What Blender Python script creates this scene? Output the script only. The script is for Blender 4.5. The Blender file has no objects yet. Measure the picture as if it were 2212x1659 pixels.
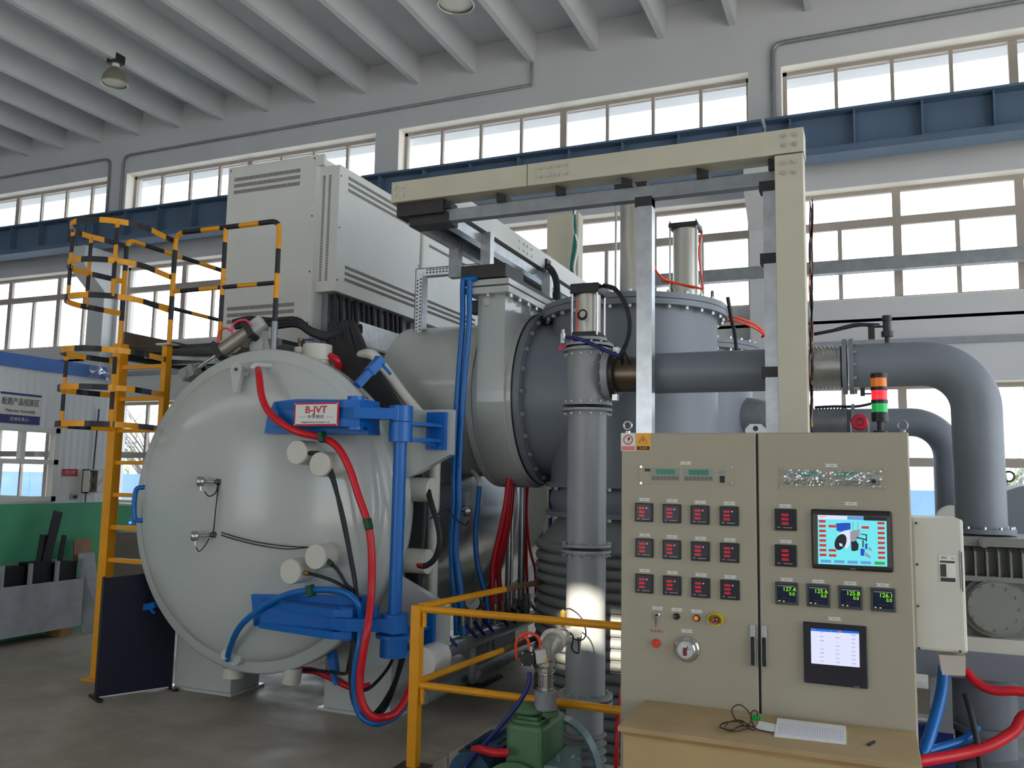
import bpy, math, random
from mathutils import Vector, Matrix
random.seed(7)
S = bpy.context.scene
COL = S.collection
PI = math.pi
# ---------------------------------------------------------------- camera
FPX, CXP, CYP = 1833.6, 1106.0, 829.5
YAW, PIT, ROL = [math.radians(a) for a in (-22.98, 6.26, 1.06)]
_f = Vector((math.sin(YAW)*math.cos(PIT), math.cos(YAW)*math.cos(PIT), math.sin(PIT)))
_r0 = Vector((math.cos(YAW), -math.sin(YAW), 0)); _u0 = _r0.cross(_f)
_r = math.cos(ROL)*_r0+math.sin(ROL)*_u0; _u = -math.sin(ROL)*_r0+math.cos(ROL)*_u0
CAM = Vector((0, 0, 1.65))
cd = bpy.data.cameras.new('camera'); cam = bpy.data.objects.new('camera', cd); COL.objects.link(cam)
cd.sensor_width = 36; cd.lens = FPX/2212*36; cd.clip_end = 300
M = Matrix.Identity(4)
for i in range(3):
    M[i][0], M[i][1], M[i][2], M[i][3] = _r[i], _u[i], -_f[i], CAM[i]
cam.matrix_world = M
S.camera = cam
# ---------------------------------------------------------------- world, sun, daylight openings, exposure
w = bpy.data.worlds.new('sky'); S.world = w; w.use_nodes = True
nt = w.node_tree; bg = nt.nodes['Background']
bg.inputs[0].default_value = (0.83, 0.915, 1.0, 1); bg.inputs[1].default_value = 3.5
sd = bpy.data.lights.new('sun', 'SUN'); sd.energy = 15.0; sd.angle = math.radians(0.53); sd.color = (1, .9, .72)
sun = bpy.data.objects.new('sun', sd); COL.objects.link(sun)
SUND = Vector((-.2, 1, -.45)).normalized()
sun.rotation_euler = SUND.to_track_quat('-Z', 'Y').to_euler()
sun.location = (2, -20, 12)
def portal(cx, cy, cz, sx, sz, facing):
    l = bpy.data.lights.new('daylight_portal', 'AREA'); l.shape = 'RECTANGLE'; l.size = sx; l.size_y = sz
    l.cycles.is_portal = True
    o = bpy.data.objects.new('daylight_portal', l); COL.objects.link(o); o.location = (cx, cy, cz)
    o.rotation_euler = Vector(facing).to_track_quat('-Z', 'Y').to_euler()
BAYS = [(-24.8, -19.3), (-18.87, -13.3), (-12.87, -7.37), (-6.94, -1.42), (-1.0, 4.5), (4.93, 10.4)]
ROWS = [(1.05, 2.9), (3.97, 5.46), (6.42, 7.24)]
for a, b in BAYS:
    for z0, z1 in ROWS:
        portal((a+b)/2, 12.0, (z0+z1)/2, b-a, z1-z0, (0, -1, 0))
FRONT = [(-12.5, -10.5, .3, 3.9), (-7.4, -2.4, .3, 3.9), (2.6, 4.8, .3, 3.9)]
RDOOR = (-2.5, 9.0, .1, 6.4)
portal(8.3, (RDOOR[0]+RDOOR[1])/2, (RDOOR[2]+RDOOR[3])/2, RDOOR[1]-RDOOR[0], RDOOR[3]-RDOOR[2], (-1, 0, 0))
SUNWIN = (.12, .665, 5.19, 5.59)
FILLWIN = [(-24.0, -18.5), (-18.0, -12.5), (-12.0, -6.5)]   # unseen high openings added in the front wall to brighten the back wall
for a, b in FILLWIN: portal((a+b)/2, -5.2, 6.9, b-a, 1.2, (0, 1, 0))
for a, b, z0, z1 in FRONT:
    portal((a+b)/2, -5.2, (z0+z1)/2, b-a, z1-z0, (0, 1, 0))
S.view_settings.view_transform = 'Standard'; S.view_settings.look = 'None'
S.view_settings.gamma = 1; S.view_settings.use_curve_mapping = False
S.view_settings.exposure = 0.0
try:
    S.cycles.use_denoising = True; S.cycles.use_light_tree = False; S.cycles.max_bounces = 7; S.cycles.diffuse_bounces = 4; S.cycles.glossy_bounces = 3
    S.cycles.use_adaptive_sampling = True; S.cycles.adaptive_threshold = .1; S.cycles.caustics_reflective = False; S.cycles.caustics_refractive = False
    S.cycles.transparent_max_bounces = 24; S.cycles.sample_clamp_indirect = 6
except Exception: pass
# ---------------------------------------------------------------- pixel -> point at a known depth
def ray(x, y): return _r*((x-CXP)/FPX) - _u*((y-CYP)/FPX) + _f
def PY(x, y, Y): d = ray(x, y); return CAM + d*((Y-CAM.y)/d.y)
def PX(x, y, X): d = ray(x, y); return CAM + d*((X-CAM.x)/d.x)
def PZ(x, y, Z): d = ray(x, y); return CAM + d*((Z-CAM.z)/d.z)
# ---------------------------------------------------------------- materials
def lin(c): return tuple(((v/255)/12.92 if v/255 <= .04045 else ((v/255+.055)/1.055)**2.4) for v in c)
MATS = {}
def mat(name, rgb, rough=.5, metal=0, var=.06, scale=6, bump=0, bscale=60, spec=.5, coat=0, emit=None, es=1.0):
    m = bpy.data.materials.new(name); m.use_nodes = True; n = m.node_tree.nodes; L = m.node_tree.links
    b = n['Principled BSDF']; c = lin(rgb)
    b.inputs['Roughness'].default_value = rough; b.inputs['Metallic'].default_value = metal
    b.inputs['Specular IOR Level'].default_value = spec; b.inputs['Coat Weight'].default_value = coat
    tc = n.new('ShaderNodeTexCoord')
    if var:
        t = n.new('ShaderNodeTexNoise'); t.inputs['Scale'].default_value = scale; t.inputs['Detail'].default_value = 5
        L.new(tc.outputs['Object'], t.inputs['Vector'])
        r = n.new('ShaderNodeMapRange'); r.inputs[1].default_value = .3; r.inputs[2].default_value = .7
        r.inputs[3].default_value = 1-var; r.inputs[4].default_value = 1+var; L.new(t.outputs[0], r.inputs[0])
        mx = n.new('ShaderNodeVectorMath'); mx.operation = 'SCALE'; mx.inputs[0].default_value = c
        L.new(r.outputs[0], mx.inputs['Scale']); L.new(mx.outputs[0], b.inputs['Base Color'])
    else: b.inputs['Base Color'].default_value = (*c, 1)
    if bump:
        t2 = n.new('ShaderNodeTexNoise'); t2.inputs['Scale'].default_value = bscale; L.new(tc.outputs['Object'], t2.inputs['Vector'])
        bp = n.new('ShaderNodeBump'); bp.inputs['Strength'].default_value = bump; bp.inputs['Distance'].default_value = .004
        L.new(t2.outputs[0], bp.inputs['Height']); L.new(bp.outputs[0], b.inputs['Normal'])
    if emit:
        b.inputs['Emission Color'].default_value = (*lin(emit), 1); b.inputs['Emission Strength'].default_value = es
    m.cycles.emission_sampling = 'NONE'; MATS[name] = m; return m
mat('vessel', (196, 200, 197), .15, 0, .03, 2, .05, 9, .6)
mat('vesseldark', (150, 152, 146), .4)
mat('tank', (122, 128, 138), .42, 0, .04, 3)
mat('pipegrey', (156, 159, 162), .38, 0, .04, 3)
mat('ribgrey', (128, 130, 130), .5)
mat('cabinet', (176, 169, 149), .5, 0, .025, 3, .05, 90)
mat('trafo', (220, 221, 217), .38, 0, .03, 3, .04, 60)
mat('slot', (70, 70, 66), .7, 0, 0)
mat('beige', (206, 201, 181), .5, 0, .05, 4)
mat('blue', (0, 104, 192), .33, 0, .06, 5)
mat('bluehose', (0, 106, 188), .3, 0, .04, 5)
mat('redhose', (214, 22, 38), .35, 0, .05, 5)
mat('darkblue', (20, 36, 110), .4)
mat('orangetube', (255, 70, 30), .35, 0, 0)
mat('pinktube', (255, 70, 100), .35, 0, 0)
mat('rubber', (36, 36, 40), .55, 0, .1, 8)
mat('black', (22, 22, 26), .45, 0, 0)
mat('navy', (14, 14, 38), .75, 0, .1, 6)
mat('yellow', (244, 166, 12), .42, 0, .06, 6)
mat('stripeblack', (26, 25, 34), .45, 0, .05)
mat('galv', (196, 200, 204), .3, .85, .12, 14, .05, 40)
mat('galvdull', (150, 154, 158), .5, .7, .12, 10)
mat('steel', (190, 190, 188), .28, .9, .05, 10)
mat('chrome', (215, 215, 215), .12, 1, .02, 10)
mat('bronze', (112, 98, 84), .35, .7, .12, 8)
mat('alu', (200, 198, 188), .36, .6, .05, 5)
mat('darksteel', (62, 60, 60), .45, .6, .1, 8)
mat('bolt', (205, 205, 200), .35, .7, 0)
mat('wallpaint', (208, 209, 212), .85, 0, .03, 1.2, .15, 120)
mat('ceil', (204, 207, 210), .85, 0, .05, 1.0, .1, 80)
mat('girder', (84, 106, 132), .6, 0, .12, 1.5)
mat('panelwhite', (240, 243, 245), .45, 0, .02, 2)
mat('green', (84, 178, 134), .6, 0, .08, 3)
mat('beamblue', (84, 132, 212), .5)
mat('winframe', (172, 162, 152), .6, 0, .05, 3)
mat('winwhite', (232, 232, 228), .5, 0, .03, 3)
mat('galvbin', (178, 183, 190), .5, .2, .18, 5)
mat('blacksteel', (30, 30, 32), .5, .3, .2, 10)
mat('wood', (182, 156, 116), .6, 0, .12, 3, .1, 30)
mat('woodedge', (170, 132, 84), .7, 0, .2, 5)
mat('paper', (238, 238, 240), .8, 0, .02)
mat('greenpump', (92, 134, 96), .35, 0, .06, 6)
mat('paleblue', (120, 150, 156), .35, 0, .05, 5)
mat('motorblue', (30, 70, 100), .45)
mat('fin', (140, 142, 136), .45, 0, .05, 6)
mat('white', (238, 238, 232), .5, 0, .02)
mat('cream', (216, 214, 202), .4, 0, .03)
mat('redplastic', (200, 24, 52), .4, 0, .03)
mat('asphalt', (214, 212, 206), .9, 0, .08, 1)
mat('fence', (150, 190, 225), .6, 0, .05, 2)
mat('bark', (150, 140, 130), .9, 0, .15, 5)
mat('leaf', (176, 192, 150), .8, 0, .3, 3)
mat('jacket', (214, 218, 222), .16, .92, .06, 3)
mat('litreveal', (246, 240, 230), .8, 0, .03, 2)  # cream plaster, with the daylight on it put into the colour
mat('ledge', (150, 155, 162), .7, 0, .05)
mat('clip', (16, 74, 44), .5, 0, .05)
mat('brass', (150, 124, 60), .4, .5, .05)
mat('clipgreen', (16, 120, 110), .5, 0, .05)
mat('redwire', (120, 30, 50), .5, 0, .05)
mat('ctrlgrey', (70, 72, 74), .4, 0, 0)
mat('ctrlblue', (14, 30, 66), .2, 0, 0)
mat('ctrlface', (150, 158, 150), .45, 0, 0)
mat('knoblight', (120, 116, 104), .5, 0, 0)
mat('bezel', (96, 92, 86), .25, .2, .05)
mat('recblack', (30, 28, 40), .5, 0, 0)
mat('yellowplastic', (220, 200, 20), .35, 0, 0)
mat('darkred', (130, 20, 50), .4, 0, 0)
mat('pinkish', (250, 200, 210), .5, 0, 0)
mat('redorange', (240, 50, 40), .35, 0, 0)
mat('dimred2', (180, 70, 50), .6, 0, 0)
mat('pinkred', (240, 100, 110), .5, 0, 0)
mat('amberpl', (250, 180, 50), .45, 0, 0)
mat('clearplastic', (200, 190, 182), .3, 0, .05)
mat('woodpanel', (194, 168, 120), .6, 0, .06, 3, .1, 60)
mat('inkblue', (120, 120, 180), .8, 0, 0)
mat('browncable', (60, 44, 34), .6, 0, 0)
mat('greenplug', (10, 170, 70), .4, 0, 0)
mat('rustpipe', (146, 112, 84), .5, .4, .15, 12)
mat('darkblue2', (20, 70, 120), .4, 0, .05)
mat('brassgrey', (150, 146, 134), .4, .6, .08, 10)
mat('signblue', (60, 62, 130), .5, 0, 0)
mat('taupe', (112, 104, 96), .6, 0, .05)
mat('lampshade', (150, 146, 132), .5, .4, .1, 6)
mat('lens', (225, 225, 210), .4, 0, 0)
mat('knob', (90, 88, 84), .35, .8, .05)
def emis(name, rgb, s, base=(8, 8, 10)):
    return mat(name, base, .3, 0, 0, emit=rgb, es=s)
emis('led', (255, 18, 60), .85); emis('ledgreen', (150, 255, 20), 1.1); emis('ledorange', (255, 140, 20), 1.0)
emis('lcdteal', (10, 120, 100), .5); emis('scrcyan', (120, 240, 250), .9); emis('scrwhite', (225, 228, 255), 1.0)
emis('scrred', (235, 60, 50), .7); emis('scrblue', (40, 90, 220), .7); emis('scrgreen', (60, 200, 70), .7)
emis('scrgrey', (170, 172, 180), .75); emis('scrdark', (40, 44, 52), .5); emis('scrink', (70, 70, 140), .55)
emis('lampred', (255, 40, 60), 1.0, (200, 20, 30)); emis('bluelight', (40, 120, 255), 3)
mat('lampgreen', (20, 190, 90), .25, 0, 0, emit=(20, 190, 90), es=.25)
mat('lampamber', (235, 120, 30), .25, 0, 0, emit=(235, 120, 30), es=.2)
emis('ledhot', (255, 120, 170), 1.6); emis('dimred', (150, 30, 60), .4); emis('ledyellow', (250, 255, 150), 1.1); emis('scrlight', (110, 170, 235), .8); emis('scrbluebright', (20, 110, 240), .9); emis('scrpink', (255, 80, 120), .9); emis('scrdarkblue', (16, 18, 44), .25)
mat('lampamber2', (230, 130, 30), .3, 0, 0, emit=(230, 130, 30), es=.35)
def mixmat(name, rgb, fac, rough=.05):
    m = bpy.data.materials.new(name); m.use_nodes = True; n = m.node_tree.nodes; L = m.node_tree.links
    n.remove(n['Principled BSDF']); o = n['Material Output']; t = n.new('ShaderNodeBsdfTransparent'); g = n.new('ShaderNodeBsdfGlossy')
    g.inputs['Roughness'].default_value = rough; g.inputs['Color'].default_value = (*lin(rgb), 1); x = n.new('ShaderNodeMixShader'); x.inputs[0].default_value = fac
    L.new(t.outputs[0], x.inputs[1]); L.new(g.outputs[0], x.inputs[2]); L.new(x.outputs[0], o.inputs['Surface']); MATS[name] = m
mixmat('glass', (235, 240, 245), .05); mixmat('film', (255, 255, 255), .35, .15)
def floormat():
    m = mat('floor', (174, 166, 154), .55, 0, .08, .9, .12, 40); n = m.node_tree.nodes; L = m.node_tree.links
    b = n['Principled BSDF']; tc = n['Texture Coordinate']
    t = n.new('ShaderNodeTexNoise'); t.inputs['Scale'].default_value = 3.2; t.inputs['Detail'].default_value = 8; L.new(tc.outputs['Object'], t.inputs['Vector'])
    r = n.new('ShaderNodeMapRange'); r.inputs[1].default_value = .35; r.inputs[2].default_value = .7; r.inputs[3].default_value = .42; r.inputs[4].default_value = .75
    L.new(t.outputs[0], r.inputs[0]); L.new(r.outputs[0], b.inputs['Roughness'])
    src = b.inputs['Base Color'].links[0].from_socket
    t2 = n.new('ShaderNodeTexNoise'); t2.inputs['Scale'].default_value = 1.7; t2.inputs['Detail'].default_value = 9; t2.inputs['Roughness'].default_value = .65; L.new(tc.outputs['Object'], t2.inputs['Vector'])
    cr = n.new('ShaderNodeValToRGB'); cr.color_ramp.elements[0].position = .42; cr.color_ramp.elements[1].position = .62
    cr.color_ramp.elements[0].color = (.82, .79, .75, 1); cr.color_ramp.elements[1].color = (1.05, 1.04, 1.02, 1); L.new(t2.outputs[0], cr.inputs[0])
    mx = n.new('ShaderNodeMix'); mx.data_type = 'RGBA'; mx.blend_type = 'MULTIPLY'; mx.inputs[0].default_value = 1
    L.new(src, mx.inputs[6]); L.new(cr.outputs[0], mx.inputs[7]); L.new(mx.outputs[2], b.inputs['Base Color'])
floormat()
def platemat():   # white sandwich-panel wall: fine vertical ribs in the relief
    m = MATS['panelwhite']; n = m.node_tree.nodes; L = m.node_tree.links; b = n['Principled BSDF']; tc = n['Texture Coordinate']
    wv = n.new('ShaderNodeTexWave'); wv.bands_direction = 'Y'; wv.inputs['Scale'].default_value = 4.0; L.new(tc.outputs['Object'], wv.inputs['Vector'])
    bp = n.new('ShaderNodeBump'); bp.inputs['Strength'].default_value = .25; bp.inputs['Distance'].default_value = .01
    L.new(wv.outputs[1], bp.inputs['Height']); L.new(bp.outputs[0], b.inputs['Normal'])
platemat()
# ---------------------------------------------------------------- mesh helpers
def V(*a): return Vector(a if len(a) == 3 else a[0])
def basis(d):
    d = Vector(d).normalized(); a = Vector((0, 0, 1)) if abs(d.z) < .95 else Vector((1, 0, 0))
    u = a.cross(d).normalized(); return u, d.cross(u)
class MB:
    def __init__(s): s.v, s.f, s.s = [], [], []
    def face(s, pts, sm=False):
        i = len(s.v); s.v += [Vector(p) for p in pts]; s.f.append(tuple(range(i, i+len(pts)))); s.s.append(sm)
    def box(s, a, b):
        x0, x1 = sorted((a[0], b[0])); y0, y1 = sorted((a[1], b[1])); z0, z1 = sorted((a[2], b[2]))
        i = len(s.v); s.v += [Vector((x, y, z)) for z in (z0, z1) for y in (y0, y1) for x in (x0, x1)]
        s.f += [tuple(i+k for k in q) for q in ((0, 2, 3, 1), (4, 5, 7, 6), (0, 1, 5, 4), (2, 6, 7, 3), (0, 4, 6, 2), (1, 3, 7, 5))]; s.s += [False]*6
        return s
    def obox(s, c, ax, ay, az, h):
        c = Vector(c); ax, ay, az = [Vector(q).normalized() for q in (ax, ay, az)]; i = len(s.v)
        s.v += [c+ax*(h[0]*x)+ay*(h[1]*y)+az*(h[2]*z) for z in (-1, 1) for y in (-1, 1) for x in (-1, 1)]
        s.f += [tuple(i+k for k in q) for q in ((0, 2, 3, 1), (4, 5, 7, 6), (0, 1, 5, 4), (2, 6, 7, 3), (0, 4, 6, 2), (1, 3, 7, 5))]; s.s += [False]*6
        return s
    def bar(s, p, q, w, h, up=(0, 0, 1)):
        p, q = Vector(p), Vector(q); d = (q-p).normalized(); x = Vector(up).cross(d)
        if x.length < 1e-4: x = Vector((1, 0, 0))
        x.normalize(); return s.obox((p+q)/2, x, d, d.cross(x), (w/2, (q-p).length/2, h/2))
    def lathe(s, prof, o, d, n=32, sm=True, caps=True):   # prof: [(t along d, radius)]
        o = Vector(o); d = Vector(d).normalized(); u, v = basis(d); rings = []
        for k, (t, r) in enumerate(prof):
            i = len(s.v); s.v += [o+d*t+(u*math.cos(2*PI*j/n)+v*math.sin(2*PI*j/n))*r for j in range(n)]; rings.append(i)
        for k in range(len(prof)-1):
            a, b = rings[k], rings[k+1]
            for j in range(n):
                j2 = (j+1) % n; s.f.append((a+j, a+j2, b+j2, b+j)); s.s.append(sm)
        if caps:
            for k, rev in ((0, True), (len(prof)-1, False)):
                t, r = prof[k]
                if r > 1e-5:
                    P = [s.v[rings[k]+j].copy() for j in range(n)]
                    s.face(P[::-1] if rev else P)
        return s
    def hard(s, prof, o, d, n=32):       # lathe with crisp edges: every band its own vertices
        for k in range(len(prof)-1): s.lathe(prof[k:k+2], o, d, n, caps=False)
        for k, e in ((0, 0), (len(prof)-1, 1)):
            if prof[k][1] > 1e-5: s.lathe([(prof[k][0], prof[k][1]), (prof[k][0]+(1e-5 if e else -1e-5), prof[k][1])], o, d, n)
        return s
    def cyl(s, p, q, r, r2=None, n=20, caps=True):
        p, q = Vector(p), Vector(q); return s.lathe([(0, r), ((q-p).length, r if r2 is None else r2)], p, q-p, n, True, caps)
    def ring(s, o, d, r0, r1, t, n=40):  # flat washer of thickness t
        return s.hard([(0, r0), (0, r1), (t, r1), (t, r0), (0, r0)], o, d, n)
    def bolts(s, o, d, R, k, r=.012, h=.014, a0=0, both=0):
        u, v = basis(d); d = Vector(d).normalized(); o = Vector(o)
        for j in range(k):
            a = a0+2*PI*j/k; p = o+(u*math.cos(a)+v*math.sin(a))*R
            s.lathe([(0, r), (h, r)], p, d, 6, False)
            if both: s.lathe([(0, r), (h, r)], p-d*both, -d, 6, False)
        return s
    def tube(s, pts, r, n=10, sub=6, closed=False, smooth=True, caps=True):
        pts = [Vector(p) for p in pts]
        if smooth and len(pts) > 2:
            out = []; m = len(pts)
            for i in range(m if closed else m-1):
                g = lambda k: pts[k % m] if closed else pts[max(0, min(m-1, k))]
                p0, p1, p2, p3 = g(i-1), g(i), g(i+1), g(i+2)
                for t in [q/sub for q in range(sub)]:
                    out.append(.5*((2*p1)+(p2-p0)*t+(2*p0-5*p1+4*p2-p3)*t*t+(3*p1-p0-3*p2+p3)*t**3))
            if not closed: out.append(pts[-1])
            pts = out
        m = len(pts); u = None; rings = []
        for i in range(m):
            a, b = (pts[(i-1) % m], pts[(i+1) % m]) if closed else (pts[max(0, i-1)], pts[min(m-1, i+1)])
            d = (b-a)
            if d.length < 1e-9: d = Vector((0, 0, 1))
            d.normalize()
            if u is None: u, _ = basis(d)
            u = u-d*u.dot(d)
            if u.length < 1e-6: u, _ = basis(d)
            u.normalize(); v = d.cross(u); k = len(s.v); rr = r(i/(m-1)) if callable(r) else r
            s.v += [pts[i]+(u*math.cos(2*PI*j/n)+v*math.sin(2*PI*j/n))*rr for j in range(n)]; rings.append(k)
        for i in range(m if closed else m-1):
            a, b = rings[i], rings[(i+1) % m]
            for j in range(n):
                j2 = (j+1) % n; s.f.append((a+j, a+j2, b+j2, b+j)); s.s.append(True)
        if not closed and caps:
            s.face([s.v[rings[0]+j].copy() for j in range(n)][::-1]); s.face([s.v[rings[-1]+j].copy() for j in range(n)])
        return s
    def prism(s, poly, ext):   # planar polygon (3D points) extruded by vector
        poly = [Vector(p) for p in poly]; e = Vector(ext); n = len(poly); q = [p+e for p in poly]
        s.face(poly[::-1]); s.face(q)
        for i in range(n): s.face([poly[i], poly[(i+1) % n], q[(i+1) % n], q[i]])
        return s
    def torus(s, o, d, R, r, n=24, m=8):
        u, v = basis(d); o = Vector(o)
        return s.tube([o+(u*math.cos(2*PI*j/n)+v*math.sin(2*PI*j/n))*R for j in range(n)], r, m, closed=True, smooth=False)
    def add(s, o):
        k = len(s.v); s.v += o.v; s.f += [tuple(i+k for i in f) for f in o.f]; s.s += o.s; return s
    def mesh(s, name, mt, off=(0, 0, 0)):
        me = bpy.data.meshes.new(name); off = Vector(off)
        me.from_pydata([p-off for p in s.v], [], s.f); me.polygons.foreach_set('use_smooth', s.s)
        me.materials.append(MATS[mt]); me.update(); return me
def B(a, b): return MB().box(a, b)
ROOT = {}
def _tag(o, label, cat, group, kind):
    if label: o['label'] = label
    if cat: o['category'] = cat
    if group: o['group'] = group
    if kind: o['kind'] = kind
def thing(name, label, cat, loc=(0, 0, 0), group=None, kind=None):
    o = bpy.data.objects.new(name, None); COL.objects.link(o); o.location = loc; o.empty_display_size = .1
    _tag(o, label, cat, group, kind); ROOT[o] = Vector(loc); return o
def part(name, mb, mt, parent, label=None, bevel=0, kind=None):
    off = ROOT[parent]; o = bpy.data.objects.new(name, mb.mesh(name, mt, off)); COL.objects.link(o); o.parent = parent
    ROOT[o] = off; _tag(o, label, None, None, kind)
    if name.endswith(('bolts', 'rivets', 'slots', 'screws', 'holes')): o['kind'] = 'stuff'   # STUFFN
    if bevel: bev(o, bevel)
    return o
def bev(o, wd):
    m = o.modifiers.new('bevel', 'BEVEL'); m.width = wd; m.segments = 2; m.limit_method = 'ANGLE'; m.angle_limit = .6
def clone(o, parent, d):
    c = o.copy(); COL.objects.link(c); c.parent = parent; c.location = o.location+Vector(d); ROOT[c] = ROOT[parent]-Vector(c.location); return c
def solo(name, mb, mt, label, cat=None, group=None, kind=None, bevel=0):
    xs = [p.x for p in mb.v]; ys = [p.y for p in mb.v]; zs = [p.z for p in mb.v]
    loc = Vector(((min(xs)+max(xs))/2, (min(ys)+max(ys))/2, min(zs)))
    o = bpy.data.objects.new(name, mb.mesh(name, mt, loc)); COL.objects.link(o); o.location = loc; ROOT[o] = loc
    _tag(o, label, cat, group, kind)
    if bevel: bev(o, bevel)
    return o
def struct(name, mb, mt, label): return solo(name, mb, mt, label, None, None, 'structure')
def text(body, size, origin, right, up, mt, parent, name='lettering', depth=.0008, align='CENTER', sx=1.0, bold=0):
    c = bpy.data.curves.new('t', 'FONT'); c.body = body; c.size = size; c.align_x = align; c.align_y = 'CENTER'; c.extrude = depth; c.offset = bold; c.resolution_u = 3
    o = bpy.data.objects.new('t', c); COL.objects.link(o); bpy.context.view_layer.update()
    dg = bpy.context.evaluated_depsgraph_get(); me = bpy.data.meshes.new_from_object(o.evaluated_get(dg))
    bpy.data.objects.remove(o)
    r = Vector(right).normalized(); u = Vector(up).normalized(); nrm = r.cross(u); off = ROOT[parent]; org = Vector(origin)
    for q in me.vertices: q.co = org+r*(q.co.x*sx)+u*q.co.y+nrm*q.co.z-off
    me.materials.clear(); me.materials.append(MATS[mt])
    k = bpy.data.objects.new(name, me); COL.objects.link(k); k.parent = parent; ROOT[k] = off; return k
# ================================================================ STRUCTURE
WI, WO = 11.46, 11.85      # back wall, inner and outer face
XL, XR, YF, HC = -25.0, 8.0, -5.0, 8.4
PIT = (-2.37, 6.2, 4.47, 7.9, -1.3); PY3, PX3 = 3.7, -1.2   # x0,x1,y0,y1,bottom
m = MB(); px0, px1, py0, py1, pb = PIT
JY = 4.72
for a, b in (((XL, YF), (px0, JY-.004)), ((XL, JY+.004), (px0, WI)), ((px0, YF), (XR, PY3)), ((PX3, PY3), (XR, py0)), ((px0, py1), (XR, WI)), ((px1, py0), (XR, py1))):
    m.box((a[0], a[1], -.15), (b[0], b[1], 0))
m.box((XL, JY-.01, -.15), (px0, JY+.01, -.012))
fl = struct('floor', m, 'floor', 'grey brown concrete floor with dusty stains and a seam')
q = MB(); q.box((px0-.1, py0-.1, pb-.1), (px1+.1, py1+.1, pb)); q.box((px0-.1, PY3, pb), (px0, py1, -.15)); q.box((px0, PY3-.1, pb), (PX3, PY3, -.15)); q.box((PX3, PY3-.1, pb), (PX3+.1, py0, -.15)); q.box((PX3, py0-.1, pb), (px1, py0, -.15)); q.box((px0-.1, PY3-.1, pb-.1), (PX3+.1, py0, pb)); q.box((px0, py1, pb), (px1, py1+.1, -.15)); q.box((px1, py0, pb), (px1+.1, py1, -.15))
part('pump_pit', q, 'floor', fl)
# back wall with three rows of openings
m = MB(); xs = XL
for k, (a, b) in enumerate(BAYS):
    m.box((xs, WI, -.1), (a, WO, HC+.2)); xs = b
    zz = -.1
    for z0, z1 in ROWS: m.box((a, WI, zz), (b, WO, z0)); zz = z1
    m.box((a, WI, zz), (b, WO, HC+.2))
m.box((xs, WI, -.1), (11, WO, HC+.2))
wb = struct('wall_back', m, 'wallpaint', 'long off white plastered wall with three rows of windows')
gd = MB(); gd.box((XL, WI-.004, 0), (-7.3, WI, 1.02)); part('green_dado', gd, 'green', wb)
m = MB(); d0, d1, e0, e1 = RDOOR
for y0_, y1_, z0_, z1_ in ((YF, d0, -.1, HC+.2), (d1, WI, -.1, HC+.2), (d0, d1, -.1, e0), (d0, d1, e1, HC+.2)): m.box((XR, y0_, z0_), (XR+.2, y1_, z1_))
struct('wall_right', m, 'wallpaint', 'off white end wall right of the camera')
struct('wall_far_left', B((XL-.2, YF, -.1), (XL, WI, HC+.2)), 'wallpaint', 'off white far end wall beyond the partition')
m = MB(); cuts = sorted(FRONT); xs = XL
for a, b, z0, z1 in cuts:
    m.box((xs, YF-.2, -.1), (a, YF, 4.6)); m.box((a, YF-.2, -.1), (b, YF, z0)); m.box((a, YF-.2, z1), (b, YF, 4.6)); xs = b
m.box((xs, YF-.2, -.1), (XR, YF, 4.6))
m.box((XL, YF-.2, 4.6), (SUNWIN[0], YF, 6.3)); m.box((SUNWIN[1], YF-.2, 4.6), (XR, YF, 6.3)); m.box((XL, YF-.2, 7.5), (XR, YF, HC+.2)); xs = XL
for a, b in FILLWIN: m.box((xs, YF-.2, 6.3), (a, YF, 7.5)); xs = b
m.box((xs, YF-.2, 6.3), (XR, YF, 7.5))
m.box((SUNWIN[0], YF-.2, 4.6), (SUNWIN[1], YF, SUNWIN[2])); m.box((SUNWIN[0], YF-.2, SUNWIN[3]), (SUNWIN[1], YF, 6.3))
struct('wall_front', m, 'wallpaint', 'off white wall behind the camera with door openings')
solo('sun_block_eave', B((XL, YF-4.4, 7.7), (XR, YF-.2, 7.85)), 'wallpaint', 'unseen deep eave added to block sun from the high front openings', 'eave', kind='structure')  # unseen overhang, added to keep direct sun out of the high openings
for k, (a, b, z0, z1) in enumerate(FRONT):
    r = thing('door_%d' % (k+1), ['glazed double gate behind the camera, far left one', 'glazed double gate behind the camera, middle one', 'glazed double gate behind the camera, right one'][k], None, ((a+b)/2, YF-.1, z0), kind='structure')
    n = 5
    for i in range(n+1): x = a+(b-a)*i/n; part('mullion', B((x-.03, YF-.13, z0), (x+.03, YF-.07, z1)), 'winwhite', r)
    for z in (z0+.03, 1.6, 2.8, z1-.03): part('transom', B((a, YF-.13, z-.03), (b, YF-.07, z+.03)), 'winwhite', r)
solo('sun_block_canopy', B((-16, YF-9.5, 4.05), (XR, YF-.2, 4.2)), 'wallpaint', 'unseen flat canopy added to block sun from the front doors', 'canopy', kind='structure')  # unseen slab, added so the low sun misses the front doors
# ceiling: flat slab with deep downstand ribs every metre
cl = struct('ceiling', B((XL, YF, HC), (XR, WO, HC+.2)), 'ceil', 'pale grey ribbed concrete roof slab')
rb = None
for k in range(-17, 8):
    x = k+.37
    if rb is None:
        mm = MB(); mm.prism([(x-.075, YF, HC), (x+.075, YF, HC), (x+.045, YF, 7.95), (x-.045, YF, 7.95)], (0, WI-YF, 0)); rb = part('rib', mm, 'ceil', cl); x0 = x
    else: clone(rb, cl, (x-x0, 0, 0))
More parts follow.
